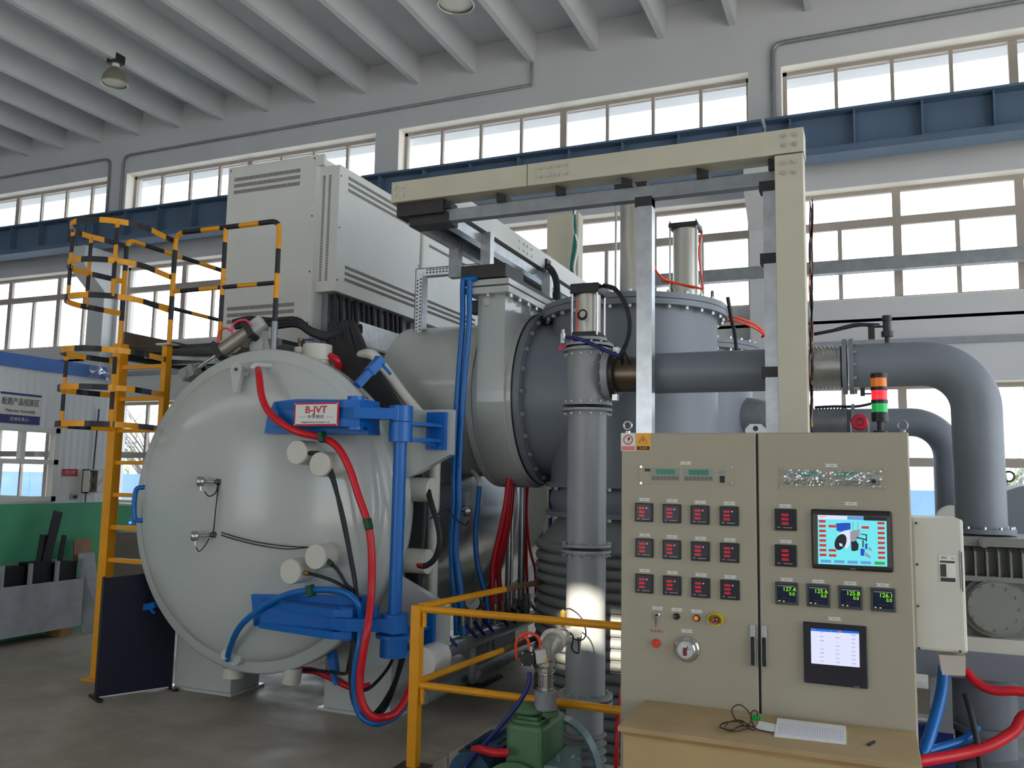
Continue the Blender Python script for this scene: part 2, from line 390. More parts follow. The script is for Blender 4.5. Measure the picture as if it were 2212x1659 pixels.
# windows
wn = 0
def window(a, b, row):
    global wn; wn += 1
    z0, z1 = ROWS[row]
    where = {-18.87: 'far left bay', -12.87: 'bay left of the transformer cabinets', -6.94: 'bay above the long gantry beam', -1.0: 'bay right of the gantry post'}.get(a, 'bay out at the side')
    what = ['ground level window row', 'middle window row with transoms', 'high window strip above the crane girder'][row]
    r = thing('window_%d' % wn, what+' in the '+where, None, ((a+b)/2, 11.69, z0), kind='structure')
    f = MB(); y0, y1 = 11.655, 11.72
    for c, d in (((a, z0), (b, z0+.06)), ((a, z1-.06), (b, z1)), ((a, z0), (a+.06, z1)), ((b-.06, z0), (b, z1))):
        f.box((c[0], y0, c[1]), (d[0], y1, d[1]))
    part('frame', f, 'winframe', r)
    rv = MB(); rv.box((a, WI, z1-.008), (b, y0, z1)); rv.box((a, WI, z0), (a+.008, y0, z1)); rv.box((b-.008, WI, z0), (b, y0, z1)); rv.box((a, WI, z0), (b, y0, z0+.008)); part('lit_reveal_lining', rv, 'litreveal', r)  # cream plaster lining, painted paler to carry the light from outside
    panes = []
    def bar(x0, x1, c, d): part('mullion', B((x0, y0+.006, c), (x1, y1-.006, d)), 'winframe', r)
    n = 8 if row == 2 else 4
    st = (b-a)/n
    if row == 2:
        for i in range(1, 8):
            t = .05 if i == 4 else .022; bar(a+st*i-t, a+st*i+t, z0+.06, z1-.06)
        panes = [(a+st*i, a+st*(i+1), z0, z1) for i in range(8)]
    else:
        zt = z1-.44 if row == 1 else z1-.97
        for i in range(n+1):
            if 0 < i < n: bar(a+st*i-.05, a+st*i+.05, z0+.06, z1-.06)
            if i < n:
                x0, x1 = a+st*i+.05, a+st*(i+1)-.05
                bar(x0, x1, zt-.06, zt+.05); xm = (x0+x1)/2; bar(xm-.025, xm+.025, z0+.06, zt-.06)
                panes += [(x0, xm, z0, zt), (xm, x1, z0, zt)]
                if row == 0:
                    bar(xm-.025, xm+.025, zt+.05, z1-.06); panes += [(x0, xm, zt, z1), (xm, x1, zt, z1)]
                else: panes += [(x0, x1, zt, z1)]
    for x0, x1, c, d in panes: part('pane', B((x0+.012, 11.684, c+.012), (x1-.012, 11.69, d-.012)), 'glass', r)
for a, b in BAYS[1:5]:
    for row in range(3): window(a, b, row)
solo('roof_eave', B((XL, WO, 7.22), (11, WO+.3, 7.3)), 'wallpaint', 'white roof eave outside the high windows', 'eave', kind='structure')
# wall ledges (trim)
struct('trim_1', B((XL, 11.42, 3.36), (11, 11.5, 3.44)), 'ledge', 'thin dark ledge running along the back wall below the middle windows')
struct('trim_2', B((XL, 11.46, 3.68), (11, 11.5, 3.72)), 'wallpaint', 'shallow plaster ledge under the middle windows')
GF = PY(488, 491, 10.72).z
# crane columns with corbels
for k, (x, lab) in enumerate(((-19.1, 'concrete crane column out at the far left end'), (-13.15, 'concrete crane column with stepped corbel behind the ladder cage'), (-7.15, 'concrete crane column hidden behind transformer cabinets'), (-1.21, 'concrete crane column behind the right gantry post'), (4.7, 'concrete crane column beyond the right edge'))):
    y0 = 10.95; t = thing('crane_column', lab, 'column', (x, 11.2, 0), 'crane columns along the back wall', 'structure')
    part('shaft', B((x-.2, 11.22, 0), (x+.2, 11.5, GF)), 'wallpaint', t)
    part('corbel', MB().prism([(x-.2, 11.22, GF-.75), (x-.2, 11.22, GF), (x-.2, 10.74, GF), (x-.2, 10.74, GF-.35)], (.4, 0, 0)), 'wallpaint', t)
# crane girders
GT, GB, GF = PY(493, 420, 10.72).z, PY(488, 480, 10.72).z, PY(488, 491, 10.72).z
for x0, x1, lab in ((-19.1, -13.16, 'dark blue crane girder at the far left end of the wall'), (-13.14, -7.16, 'dark blue crane girder behind the ladder cage and transformer cabinets'), (-7.14, -1.18, 'dark blue crane girder above the gantry beam, left of the joint'), (-1.14, 4.7, 'dark blue crane girder at the right, past the girder joint')):
    t = thing('crane_girder', lab, 'girder', ((x0+x1)/2, 10.89, GF), 'crane runway girders')
    part('web', B((x0, 10.88, GB), (x1, 10.91, GT-.03)), 'girder', t)
    part('top_flange', B((x0, 10.72, GT-.03), (x1, 11.06, GT)), 'girder', t); part('bottom_flange', B((x0, 10.72, GF), (x1, 11.06, GB)), 'girder', t)
    n = 8; src = None
    for i in range(n):
        x = x0+.3+(x1-x0-.6)*i/(n-1)
        part('stiffener', B((x-.01, 10.76, GB), (x+.01, 10.88, GT-.03)), 'girder', t)
# electrical conduits on the wall
def conduit(pts, lab, r=.022):
    solo('wall_conduit', MB().tube(pts, r, 8, smooth=False), 'galvdull', lab, 'conduit', 'grey conduits along the top of the back wall')
def bend(a, c, b, r=.15):   # rounded corner points a->c->b
    a, b, c = Vector(a), Vector(b), Vector(c); u = (a-c).normalized(); v = (b-c).normalized()
    out = []
    for i in range(7):
        t = i/6; out.append(c+u*r*(1-t)**2+v*r*t**2)
    return out
yc = WI-.03
conduit([(-17, yc, 7.58)]+bend((-17, yc, 7.58), (-13.3, yc, 7.58), (-13.3, yc, 6.4))+[(-13.3, yc, 6.35)], 'grey conduit turning down the wall, leftmost of the three')
conduit([(-12.95, yc, 6.35)]+bend((-12.95, yc, 6.35), (-12.95, yc, 7.58), (-4, yc, 7.58))+[(-4.62, yc, 7.58), (-4.62, yc, 7.93)], 'long grey conduit on the wall under the roof ribs, the middle one')
conduit([(-1.1, yc, 6.35)]+bend((-1.1, yc, 6.35), (-1.1, yc, 7.56), (4, yc, 7.56))+[(4, yc, 7.56)], 'thick grey conduit bending over the right high window', .03)
solo('cable_trunking', B((-2.9, 11.2, 4.28), (4.8, 11.34, 4.44)), 'galvdull', 'grey horizontal trunking across the middle windows at the right', 'trunking')
# partition room on the left
XP = -7.7
m = MB(); wy0, wy1, wz0, wz1 = 3.9, 6.24, 1.32, 2.06
m.box((XP-.1, 2.4, 0), (XP, wy0, 2.63)); m.box((XP-.1, wy0, 0), (XP, wy1, wz0)); m.box((XP-.1, wy0, wz1), (XP, wy1, 2.63)); m.box((XP-.1, wy1, 0), (XP, 7.05, 2.63))
wl = struct('wall_left', m, 'panelwhite', 'white ribbed sandwich panel partition with green lower part')
part('green_dado', B((XP, 2.4, 0), (XP+.012, 7.05, 1.30)), 'green', wl)
part('top_beam', B((XP-.1, 2.4, 2.63), (XP+.03, 6.75, 2.76)), 'beamblue', wl, 'blue painted top beam')
solo('plastic_wrap', MB().tube([(XP+.05, 6.5, 2.66), (XP+.06, 6.62, 2.7), (XP+.05, 6.75, 2.67), (XP+.03, 6.9, 2.6)], lambda t: .05+.03*math.sin(t*9), 9), 'film', 'crumpled clear plastic wrap on the end of the blue beam', 'plastic')
r = thing('window_%d' % (wn+1), 'white framed sliding window in the partition under the blue sign', None, (XP, 5, wz0), kind='structure')
f = MB(); fw = .05
f.box((XP-.06, wy0, wz0), (XP+.02, wy1, wz0+fw)); f.box((XP-.06, wy0, wz1-fw), (XP+.02, wy1, wz1)); f.box((XP-.06, wy0, wz0), (XP+.02, wy0+fw, wz1)); f.box((XP-.06, wy1-fw, wz0), (XP+.02, wy1, wz1))
f.box((XP-.06, wy0, 1.69), (XP+.02, wy1, 1.74)); part('frame', f, 'winwhite', r)
for y in (4.42, 5.0, 5.62, ):
    part('mullion', B((XP-.05, y-.025, wz0+fw), (XP+.01, y+.025, 1.69)), 'winwhite', r); part('mullion', B((XP-.05, y+.2, 1.74), (XP+.01, y+.25, wz1-fw)), 'winwhite', r)
for y0, y1 in ((3.95, 4.42), (4.42, 5.0), (5.0, 5.62), (5.62, 6.19)):
    part('pane', B((XP-.025, y0+.02, wz0+.03), (XP-.02, y1-.02, 1.7)), 'glass', r); part('pane', B((XP-.025, y0+.02, 1.73), (XP-.02, y1-.02, wz1-.03)), 'glass', r)
# outside: ground, fence, trees
solo('yard_ground', B((-60, -60, -.35), (60, 60, -.2)), 'asphalt', 'pale paved yard outside the windows', 'ground', kind='structure')
fe = thing('yard_fence', 'pale blue panel fence outside the ground windows', 'fence', (-12, 17, -.2))
for i in range(14):
    part('panel', B((-36+i*3.5+.03, 17, -.2), (-36+(i+1)*3.5-.03, 17.05, 1.55)), 'fence', fe)
def tree(x, y, h, lab, leafy):
    t = thing('yard_tree', lab, 'tree', (x, y, -.2), 'trees in the yard outside'); rnd = random.Random(int(x*10))
    m = MB(); m.tube([(x, y, -.2), (x+.05, y, h*.3), (x, y+.05, h*.55)], lambda q: .11-.05*q, 8)
    for i in range(22):
        a = rnd.uniform(0, 6.28); z = h*rnd.uniform(.25, .55); L = h*rnd.uniform(.3, .5)
        p = V(x, y, z); e = p+V(math.cos(a)*L*.6, math.sin(a)*L*.6, L*.7); m.tube([p, (p+e)/2+V(0, 0, .1), e], lambda q: .035-.03*q, 5, 3)
        for j in range(3):
            s = p+(e-p)*rnd.uniform(.4, .95); b = rnd.uniform(0, 6.28); m.tube([s, s+V(math.cos(b)*.4, math.sin(b)*.4, .5)], lambda q: .014-.01*q, 4, 2)
    part('trunk', m, 'bark', t)
    if leafy:
        m = MB()
        for i in range(420):
            a, e2, rr = rnd.uniform(0, 6.28), rnd.uniform(-1, 1), rnd.uniform(.2, 1)**.5
            c = V(x+math.cos(a)*rr*h*.35, y+math.sin(a)*rr*h*.3, h*.45+e2*h*.3); u = V(rnd.uniform(-1, 1), rnd.uniform(-1, 1), rnd.uniform(-1, 1)).normalized()*.1; v = V(rnd.uniform(-1, 1), rnd.uniform(-1, 1), rnd.uniform(-1, 1)).normalized()*.08
            m.face([c-u, c-v, c+u, c+v])
        part('foliage', m, 'leaf', t, kind='stuff')
for x, y, h, lf, lab in ((-19.6, 19, 4.2, 0, 'bare branched tree outside the partition window'), (-22.5, 19.6, 3.4, 1, 'green bushy tree seen through the partition window'), (-17.8, 19, 4.0, 0, 'bare tree outside the windows behind the ladder'), (-19.0, 20, 3.0, 1, 'low green bush by the fence behind the ladder'), (2.6, 19.4, 3.0, 1, 'leafy bush outside the right ground window')):
    tree(x, y, h, lab, lf)
# ================================================================ VACUUM FURNACE
CX, CZ = -4.02, 1.40
FU = thing('vacuum_furnace', 'big grey cylindrical vacuum furnace with round domed door and blue hinge', 'furnace', (CX, 6.6, 0))
RD, RI, DB = 1.135, 1.05, .19
def dome(x, z):
    r = min(1, math.hypot(x-CX, z-CZ)/RI); return 4.88-DB*(1-r*r)**.45
prof = [(0, RD-.012), (.012, RD), (.088, RD), (.1, RD-.012), (.1, RI+.012), (.106, RI)]
for i in range(1, 25):
    r = RI*(1-(i/24)**1.6); prof.append((.1+DB*(1-(r/RI)**2)**.45, max(r, 0)))
m = MB(); m.lathe(prof[:6], (CX, 4.98, CZ), (0, -1, 0), 96, True, True); m.lathe(prof[5:], (CX, 4.98, CZ), (0, -1, 0), 96)
DOOR = part('door', m, 'vessel', FU, 'domed grey door')
# shell, ring, rear head
m = MB(); m.hard([(0, 1.09), (.13, 1.09), (.13, 1.03), (.42, 1.03)], (CX, 5.04, CZ), (0, 1, 0), 96); part('front_shell', m, 'vessel', FU)
m = MB(); m.hard([(.42, 1.028), (3.1, 1.028)], (CX, 5.04, CZ), (0, 1, 0), 96)
m.lathe([(3.1, 1.03), (3.22, .98), (3.34, .75), (3.4, .4), (3.42, 0)], (CX, 5.04, CZ), (0, 1, 0), 64); part('jacket', m, 'jacket', FU, 'polished steel jacket')
part('locking_ring', MB().hard([(0, 1.10), (0, 1.125), (.055, 1.125), (.055, 1.10)], (CX, 4.985, CZ), (0, 1, 0), 96), 'vesseldark', FU)
part('stiffening_ring', MB().ring((CX, 7.1, CZ), (0, 1, 0), 1.02, 1.09, .05, 72), 'jacket', FU)
for x0, x1 in ((-4.97, -4.43), (-3.6, -3.06)):
    for y0, yy in ((5.2, .32), (7.4, .32)):
        m = MB(); m.box((x0, y0, .02), (x1, y0+yy, .62)); m.box((x0-.03, y0-.03, 0), (x1+.03, y0+yy+.03, .02)); part('saddle_leg', m, 'vessel', FU)
# side nozzle towards the gate valve
NY, NZ = 6.3, 2.27
m = MB(); m.lathe([(0, .36), (.26, .62)], (-3.81, NY, NZ), (1, 0, 0), 72, True, False); m.lathe([(.26, .62), (1.12, .62)], (-3.81, NY, NZ), (1, 0, 0), 72, True, False); m.ring((-2.75, NY, NZ), (1, 0, 0), .6, .70, .045, 72)
part('side_nozzle', m, 'vessel', FU); part('nozzle_bolts', MB().bolts((-2.75, NY, NZ), (-1, 0, 0), .66, 24, .014, .02), 'bolt', FU)
# door fittings
def onY(x, y, Y): return PY(x, y, Y)
h0, h1 = PY(326, 1053, 4.86), PY(322, 1124, 4.86)
part('handle', MB().tube([h0+V(.0, .06, 0), h0+V(-.02, -.06, 0), h0+V(-.06, -.085, -.03), h1+V(-.06, -.085, .03), h1+V(-.02, -.06, 0), h1+V(0, .06, 0)], .018, 10, 5), 'blue', DOOR, 'blue door handle')
c = PY(533, 812, 4.80); k = dome(c.x, c.z)
m = MB(); n = 9; poly = [c+V(math.cos(a)*.05, 0, math.sin(a)*.055+.03) for a in [PI*i/n for i in range(n+1)]]+[c+V(-.015, 0, -.13), c+V(.015, 0, -.13)]
m.prism([V(p.x, k-.1, p.z) for p in poly], (0, .03, 0)); m.tube([(c.x, k-.1, c.z+.03), (c.x, k+.05, c.z)], .022, 8); part('lifting_lug', m, 'vessel', DOOR)
part('lug_hole', MB().lathe([(0, .016), (.002, .016)], (c.x, k-.1015, c.z+.03), (0, 1, 0), 14), 'slot', DOOR)
ELEC = ((640, 977), (690, 1003), (626, 1235), (680, 1203))
epos = []
for x, y in ELEC:
    c = PY(x, y, 4.575); kk = dome(c.x, c.z); epos.append(c)
    m = MB(); m.cyl((c.x, kk+.03, c.z), (c.x, c.y+.006, c.z), .08, n=32); m.cyl((c.x, c.y+.006, c.z), (c.x, c.y, c.z), .08, .076, 32)
    part('electrode_cover', m, 'cream', DOOR)
    part('electrode_base', MB().cyl((c.x, kk+.03, c.z), (c.x, kk-.03, c.z), .07, n=24), 'vesseldark', DOOR)
# thermocouple heads on the door with wires
tcp = []
for (x, y), (x2, y2) in (((434, 1040), (474, 1041)), ((422, 1158), (464, 1155))):
    a = PY(x, y, 4.62); b = PY(x2, y2, 4.70); tcp.append((a, b)); d = (b-a).normalized()
    m = MB(); m.lathe([(-.03, .02), (-.022, .033), (.012, .036), (.026, .022), (.035, .012)], a, d, 18); m.cyl(a+d*.03, b-d*.03, .008, n=8)
    m.cyl(a+V(.004, 0, -.03), a+V(.004, 0, -.062), .011, n=10); part('thermocouple_head', m, 'steel', DOOR)
    m = MB(); m.cyl(b-d*.035, b+d*.012, .014, n=8); m.cyl(b-d*.02, b-d*.012, .024, n=8); m.cyl(b, b+d*.006, .026, n=8); part('gland', m, 'bronze', DOOR)
    part('cable_gland', MB().cyl(b+d*.012, b+d*.04, .02, n=10), 'black', DOOR)
solo('sensor_wire', MB().tube([PY(442, 1062, 4.6), PY(452, 1072, 4.6), PY(466, 1064, 4.64), PY(472, 1045, 4.69), PY(466, 1100, 4.66), PY(461, 1150, 4.67)], .0045, 6), 'black', 'thin black wire joining the two sensor heads on the door', 'wire')
solo('sensor_wire', MB().tube([PY(424, 1182, 4.6), PY(430, 1191, 4.6), PY(442, 1180, 4.62), PY(452, 1163, 4.66)], .004, 6), 'black', 'short black wire loop under the lower sensor head', 'wire')
for k, (dy, lab) in enumerate(((0, 'upper of two black wires running from sensor to lower electrode'), (6, 'lower of two black wires running from sensor to lower electrode'))):
    solo('sensor_wire', MB().tube([PY(478, 1150+dy, 4.69), PY(510, 1160+dy, 4.66), PY(560, 1172+dy, 4.655), PY(620, 1180+dy, 4.655), PY(668, 1182, 4.64)], .004, 6), 'black', lab, 'wire')
# flange plugs and drain on the door rim
m = MB(); c = PY(512, 1415, 4.86); m.cyl((c.x, 4.9, c.z), (c.x, 4.82, c.z), .065, n=20); m.cyl((c.x-.03, 4.82, c.z), (c.x-.03, 4.78, c.z+.02), .04, n=12); part('water_inlet', m, 'vessel', DOOR)
m = MB(); m.cyl(PY(633, 1440, 4.95), PY(628, 1475, 4.95), .065, n=20); part('drain_stub', m, 'cream', FU)
m = MB(); m.cyl(PY(505, 1440, 5.0), PY(503, 1462, 5.0), .075, n=20); part('drain_stub', m, 'cream', FU)
# blue hinge: door leaves, arms, post, brackets
HX, HY = PY(860, 1100, 4.72).x, 4.72
# upper leaf
def poly_plate(pts, Y, t): return MB().prism([PY(x, y, Y) for x, y in pts], (0, t, 0))
m = poly_plate([(571, 936), (578, 896), (592, 868), (640, 862), (795, 864), (795, 938)], 4.66, .14)
part('hinge_base_plate', m, 'blue', FU)
m = MB(); a = PY(592, 880, 4.58); b = PY(782, 880, 4.58)
for z0, z1 in ((2.07, 2.12), (1.95, 2.0)): m.prism([(a.x, 4.6, z0), (b.x-.1, 4.52, z0), (b.x, 4.56, z0), (b.x, 4.70, z0), (a.x, 4.68, z0)], (0, 0, z1-z0))
m.box((a.x+.02, 4.6, 2.0), (b.x-.18, 4.66, 2.07)); m.cyl((b.x-.06, 4.6, 1.93), (b.x-.06, 4.6, 2.145), .055, n=20); part('hinge_leaf', m, 'blue', FU)
m = MB(); zc = 2.035; m.prism([(b.x-.14, 4.54, zc-.035), (b.x-.02, 4.52, zc-.035), (HX+.02, HY-.075, zc-.035), (HX+.07, HY, zc-.035), (HX+.02, HY+.075, zc-.035), (b.x-.02, 4.66, zc-.035)], (0, 0, .07)); m.cyl((HX, HY, zc-.045), (HX, HY, zc+.055), .075, n=24); part('hinge_arm', m, 'blue', FU)
# lower leaf
m = poly_plate([(542, 1284), (548, 1352), (600, 1358), (782, 1358), (782, 1290), (690, 1288)], 4.68, .14); part('hinge_base_plate', m, 'blue', FU)
z0 = PY(690, 1340, 4.6).z; m = MB(); a2 = PY(560, 1350, 4.6); zz = (.64, .82)
for q0, q1 in ((.64, .685), (.775, .82)): m.prism([(a2.x, 4.6, q0), (b.x-.1, 4.50, q0), (b.x, 4.56, q0), (b.x, 4.72, q0), (a2.x, 4.7, q0)], (0, 0, q1-q0))
m.box((a2.x+.02, 4.58, .685), (b.x-.16, 4.66, .775)); m.cyl((b.x-.06, 4.6, .63), (b.x-.06, 4.6, .83), .055, n=20); part('hinge_leaf', m, 'blue', FU)
m = MB(); zc = .73; m.prism([(b.x-.14, 4.54, zc-.038), (b.x-.02, 4.52, zc-.038), (HX+.02, HY-.085, zc-.038), (HX+.08, HY, zc-.038), (HX+.02, HY+.085, zc-.038), (b.x-.02, 4.66, zc-.038)], (0, 0, .076)); m.cyl((HX, HY, zc-.05), (HX, HY, zc+.06), .085, n=24)
m.cyl((HX-.1, HY-.06, zc-.03), (HX-.1, HY-.06, zc+.11), .018, n=10); part('hinge_arm', m, 'blue', FU)
m = MB(); m.cyl((HX, HY, .55), (HX, HY, 2.0), .042, n=24); part('hinge_post', m, 'blue', FU)
m = MB(); m.cyl((HX, HY, 1.86), (HX, HY, 1.985), .075, n=24); part('hinge_boss', m, 'blue', FU); m = MB(); m.cyl((HX, HY, .53), (HX, HY, .655), .085, n=24); m.cyl((HX, HY, .648), (HX, HY, .668), .115, n=24); part('hinge_boss', m, 'blue', FU)
bp = PY(965, 972, 5.06); tp = PY(890, 892, 5.06); b2 = PY(940, 1398, 5.06); t2 = PY(895, 1310, 5.06)
m = MB(); m.box((HX+.02, 5.02, bp.z), (bp.x, 5.06, tp.z))
for z in (1.87, 1.97): m.prism([(HX-.02, HY, z), (HX+.06, HY, z), (bp.x-.02, 5.02, z), (HX-.02, 5.02, z)], (0, 0, .022))
m.prism([(HX+.08, 5.02, bp.z+.01), (HX+.08, 5.02, 1.87), (HX+.08, 4.8, 1.87)], (.02, 0, 0)); m.bolts((HX+.06, 5.02, bp.z+.04), (0, -1, 0), 0, 1, .016, .012); m.bolts((bp.x-.05, 5.02, bp.z+.04), (0, -1, 0), 0, 1, .016, .012); part('hinge_bracket', m, 'blue', FU)
m = MB(); m.box((HX+.0, 5.02, b2.z), (b2.x, 5.06, t2.z))
for z in (.55, .66): m.prism([(HX-.02, HY, z), (HX+.09, HY, z), (b2.x-.02, 5.02, z), (HX-.02, 5.02, z)], (0, 0, .022))
part('hinge_bracket', m, 'blue', FU)
for z0, z1, zs in ((bp.z-.1, tp.z+.02, -1), (b2.z-.02, t2.z+.02, 1)):      # grey mounting plates on the shell
    xr = bp.x+.025
    if zs < 0: pts = [(-3.1, 5.06, z1), (xr, 5.06, z1), (xr, 5.06, bp.z-.03), (-2.84, 5.06, 1.66), (-3.1, 5.06, 1.58)]
    else: pts = [(-3.15, 5.06, .98), (-2.98, 5.06, .98), (xr, 5.06, z1), (xr, 5.06, z0), (-3.15, 5.06, z0)]
    part('hinge_mount', MB().prism(pts, (0, .07, 0)), 'vessel', FU)
# name plate
np_ = thing('name_plate', 'white name plate with red border and red letters on the upper hinge', 'sign', PY(686, 920, 4.5))
q = [PY(x, y, 4.515) for x, y in ((637, 872), (733, 867), (732, 918), (636, 922))]
zt, zb, xl, xr = (q[0].z+q[1].z)/2, (q[2].z+q[3].z)/2, q[0].x, q[1].x
part('plate', B((xl, 4.512, zb), (xr, 4.52, zt)), 'redplastic', np_); part('face', B((xl+.012, 4.51, zb+.012), (xr-.012, 4.5125, zt-.012)), 'white', np_)
xm = (xl+xr)/2; H = zt-zb; W = xr-xl
text('B-JVT', H*.42, (xm, 4.5095, zb+H*.68), (1, 0, 0), (0, 0, 1), 'redplastic', np_, 'red_lettering', sx=1.15, bold=H*.008)
text('中孚悦达', H*.17, (xm, 4.5095, zb+H*.38), (1, 0, 0), (0, 0, 1), 'black', np_, 'black_lettering', sx=1.25)
text('Beijing Joint Vacuum Technology Co., Ltd.', H*.085, (xm, 4.5095, zb+H*.16), (1, 0, 0), (0, 0, 1), 'black', np_, 'small_lettering')
for s in (-1, 1): part('rule_line', B((xm+s*W*.24, 4.5092, zb+H*.375), (xm+s*W*.38, 4.51, zb+H*.385)), 'black', np_)
m = MB()
for x in (xl+.008, xr-.008):
    for z in (zb+.008, zt-.008): m.cyl((x, 4.512, z), (x, 4.508, z), .004, n=8)
part('rivets', m, 'bolt', np_)
# side electrode covers on the shell right of the hinge post
for y, z in ((5.3, 1.55), (5.27, 1.06)):
    m = MB(); m.cyl((-3.02, y, z), (-2.84, y, z), .085, n=28); m.cyl((-2.84, y, z), (-2.835, y, z), .085, .08, 28); part('side_electrode_cover', m, 'cream', FU)
# ports on top of the shell
c = PY(686, 755, 5.3); m = MB(); m.cyl((c.x, 5.3, 2.38), (c.x, 5.3, 2.62), .11, n=28); m.ring((c.x, 5.3, 2.50), (0, 0, 1), .1, .125, .015, 28); part('top_port', m, 'cream', FU)
c = PY(648, 760, 5.25); m = MB(); m.cyl((c.x, 5.25, 2.4), (c.x, 5.25, 2.56), .032, n=14); m.cyl((c.x, 5.25, 2.56), (c.x, 5.25, 2.6), .045, n=12); part('vent_valve', m, 'vessel', FU)
m = MB(); m.cyl((c.x, 5.25, 2.6), (c.x, 5.25, 2.67), .02, n=10); m.cyl((c.x, 5.25, 2.635), (c.x+.03, 5.25, 2.635), .02, n=10); part('vent_valve_body', m, 'bronze', FU); part('vent_lever', B((c.x+.03, 5.24, 2.65), (c.x+.11, 5.26, 2.662)), 'darkblue', FU)
# locking-ring cylinder on top
pc = thing('locking_cylinder', 'bronze grey pneumatic cylinder with pink air tubes on top of the door ring', 'cylinder', PY(520, 760, 5.0)-V(0, 0, .1))
A, Bq = PY(475, 762, 4.98), PY(542, 715, 5.06); d = (Bq-A).normalized(); u = d.cross(V(0, 1, 0)).normalized()
part('barrel', MB().cyl(A, Bq, .058, n=24), 'brassgrey', pc)
for p in (A, Bq): part('end_cap', MB().obox(p, d, u, d.cross(u), (.022, .072, .072)), 'darksteel', pc)
E0 = PY(420, 800, 4.95); part('rod', MB().cyl(A, E0, .013, n=12), 'chrome', pc)
m = MB(); m.obox(E0+V(-.03, 0, -.02), V(1, 0, .4), V(0, 1, 0), V(-.4, 0, 1), (.06, .05, .045)); m.cyl(E0+V(-.05, -.07, -.03), E0+V(-.05, .06, -.03), .04, n=16); part('clevis', m, 'vesseldark', pc)
part('tie_rod', MB().cyl(A+V(0, -.03, -.06), Bq+V(0, -.03, -.06), .006, n=8), 'steel', pc)
m = MB(); m.cyl(A+d*.1+u*-.075, A+d*.16+u*-.075, .03, n=14); part('speed_valve', m, 'bronze', pc)
m = MB(); T = PY(552, 726, 5.1); m.prism([T+V(-.1, 0, .05), T+V(.08, 0, .05), T+V(.08, 0, .075), T+V(-.1, 0, .075)], (0, .16, 0)); m.box((T.x-.05, 5.1, 2.42), (T.x+.07, 5.24, T.z+.05)); m.prism([T+V(.07, .02, .05), T+V(.14, .02, -.14), T+V(.07, .02, -.14)], (0, .02, 0)); m.obox(Bq+d*.07, d, u, d.cross(u), (.05, .05, .04)); part('mount', m, 'vessel', pc)
for pts, lab in (([(543, 703), (532, 692), (515, 693), (503, 703), (501, 722)], 'pink air tube looping over the end of the locking cylinder'), ([(500, 715), (485, 709), (472, 722), (470, 742)], 'pink air tube at the rod end of the locking cylinder')):
    solo('air_tube', MB().tube([PY(x, y, 4.98) for x, y in pts], .008, 8), 'pinktube', lab, 'tube')
# blue clamps with silver pads around the ring
for k, (pad, a, b2_) in enumerate((((770, 850), (772, 832), (818, 782)), )):
    p, q = PY(*a, 4.95), PY(*b2_, 5.1); dd = (q-p).normalized(); m = MB(); m.bar(p, q, .05, .05); m.bar(p+(q-p)*.55, q+dd*.03, .065, .065); m.bar(q-V(.03, 0, -.04), q+V(.1, 0, -.09), .015, .02)
    cl_ = thing('ring_clamp', 'blue screw clamp on the upper right of the door ring', 'clamp', p); part('clamp_body', m, 'blue', cl_); part('pad', MB().cyl(PY(*pad, 4.92)+V(-.02, .03, 0), PY(*pad, 4.92)+V(.05, .03, -.05), .03, n=12), 'chrome', cl_)
cl_ = thing('ring_clamp', 'blue handle clamp at the lower left of the door rim', 'clamp', PY(325, 1318, 4.95)); m = MB(); m.bar(PY(338, 1306, 4.95), PY(312, 1312, 4.95), .035, .045); m.bar(PY(322, 1312, 4.94), PY(334, 1324, 4.94), .018, .018); part('clamp_body', m, 'blue', cl_)
cl_ = thing('ring_clamp', 'blue screw clamp under the lower right of the door rim', 'clamp', PY(722, 1460, 5.0)); m = MB(); m.bar(PY(716, 1400, 5.0), PY(724, 1452, 5.0), .045, .05); m.bar(PY(718, 1455, 5.0), PY(728, 1478, 5.0), .025, .03); part('clamp_body', m, 'blue', cl_)
# white pipe sloping from the top right
solo('overflow_pipe', MB().tube([PY(780, 768, 5.45), PY(800, 765, 5.4), PY(818, 780, 5.4), PY(870, 850, 5.4), PY(930, 925, 5.4), PY(942, 960, 5.42), PY(940, 1010, 5.45), PY(936, 1150, 5.45), PY(932, 1330, 5.45)], .04, 14, 6), 'cream', 'cream coloured pipe sloping down the shoulder of the furnace', 'pipe')
# hoses on the door
def hose(name, pts, r, mt, lab, cat='hose', group=None, n=12, sub=6): return solo(name, MB().tube(pts, r, n, sub), mt, lab, cat, group)
P3 = lambda L, Y: [PY(x, y, Y) for x, y in L]
rp = [PY(558, 797, 4.72), PY(560, 815, 4.60), PY(567, 862, 4.56), PY(590, 900, 4.53), PY(640, 932, 4.53), PY(694, 945, 4.6), PY(728, 965, 4.6), PY(754, 1010, 4.6), PY(774, 1070, 4.6), PY(795, 1133, 4.6), PY(803, 1200, 4.6), PY(802, 1280, 4.6), PY(795, 1350, 4.52), PY(786, 1400, 4.5), PY(778, 1460, 4.5), PY(780, 1510, 4.5), PY(800, 1545, 4.52), PY(830, 1550, 4.58), PY(860, 1535, 4.68), PY(885, 1490, 4.8), PY(900, 1440, 4.95), PY(905, 1425, 5.1)]
hose('water_hose', rp, .024, 'redhose', 'long red water hose running down the door and looping under the hinge')
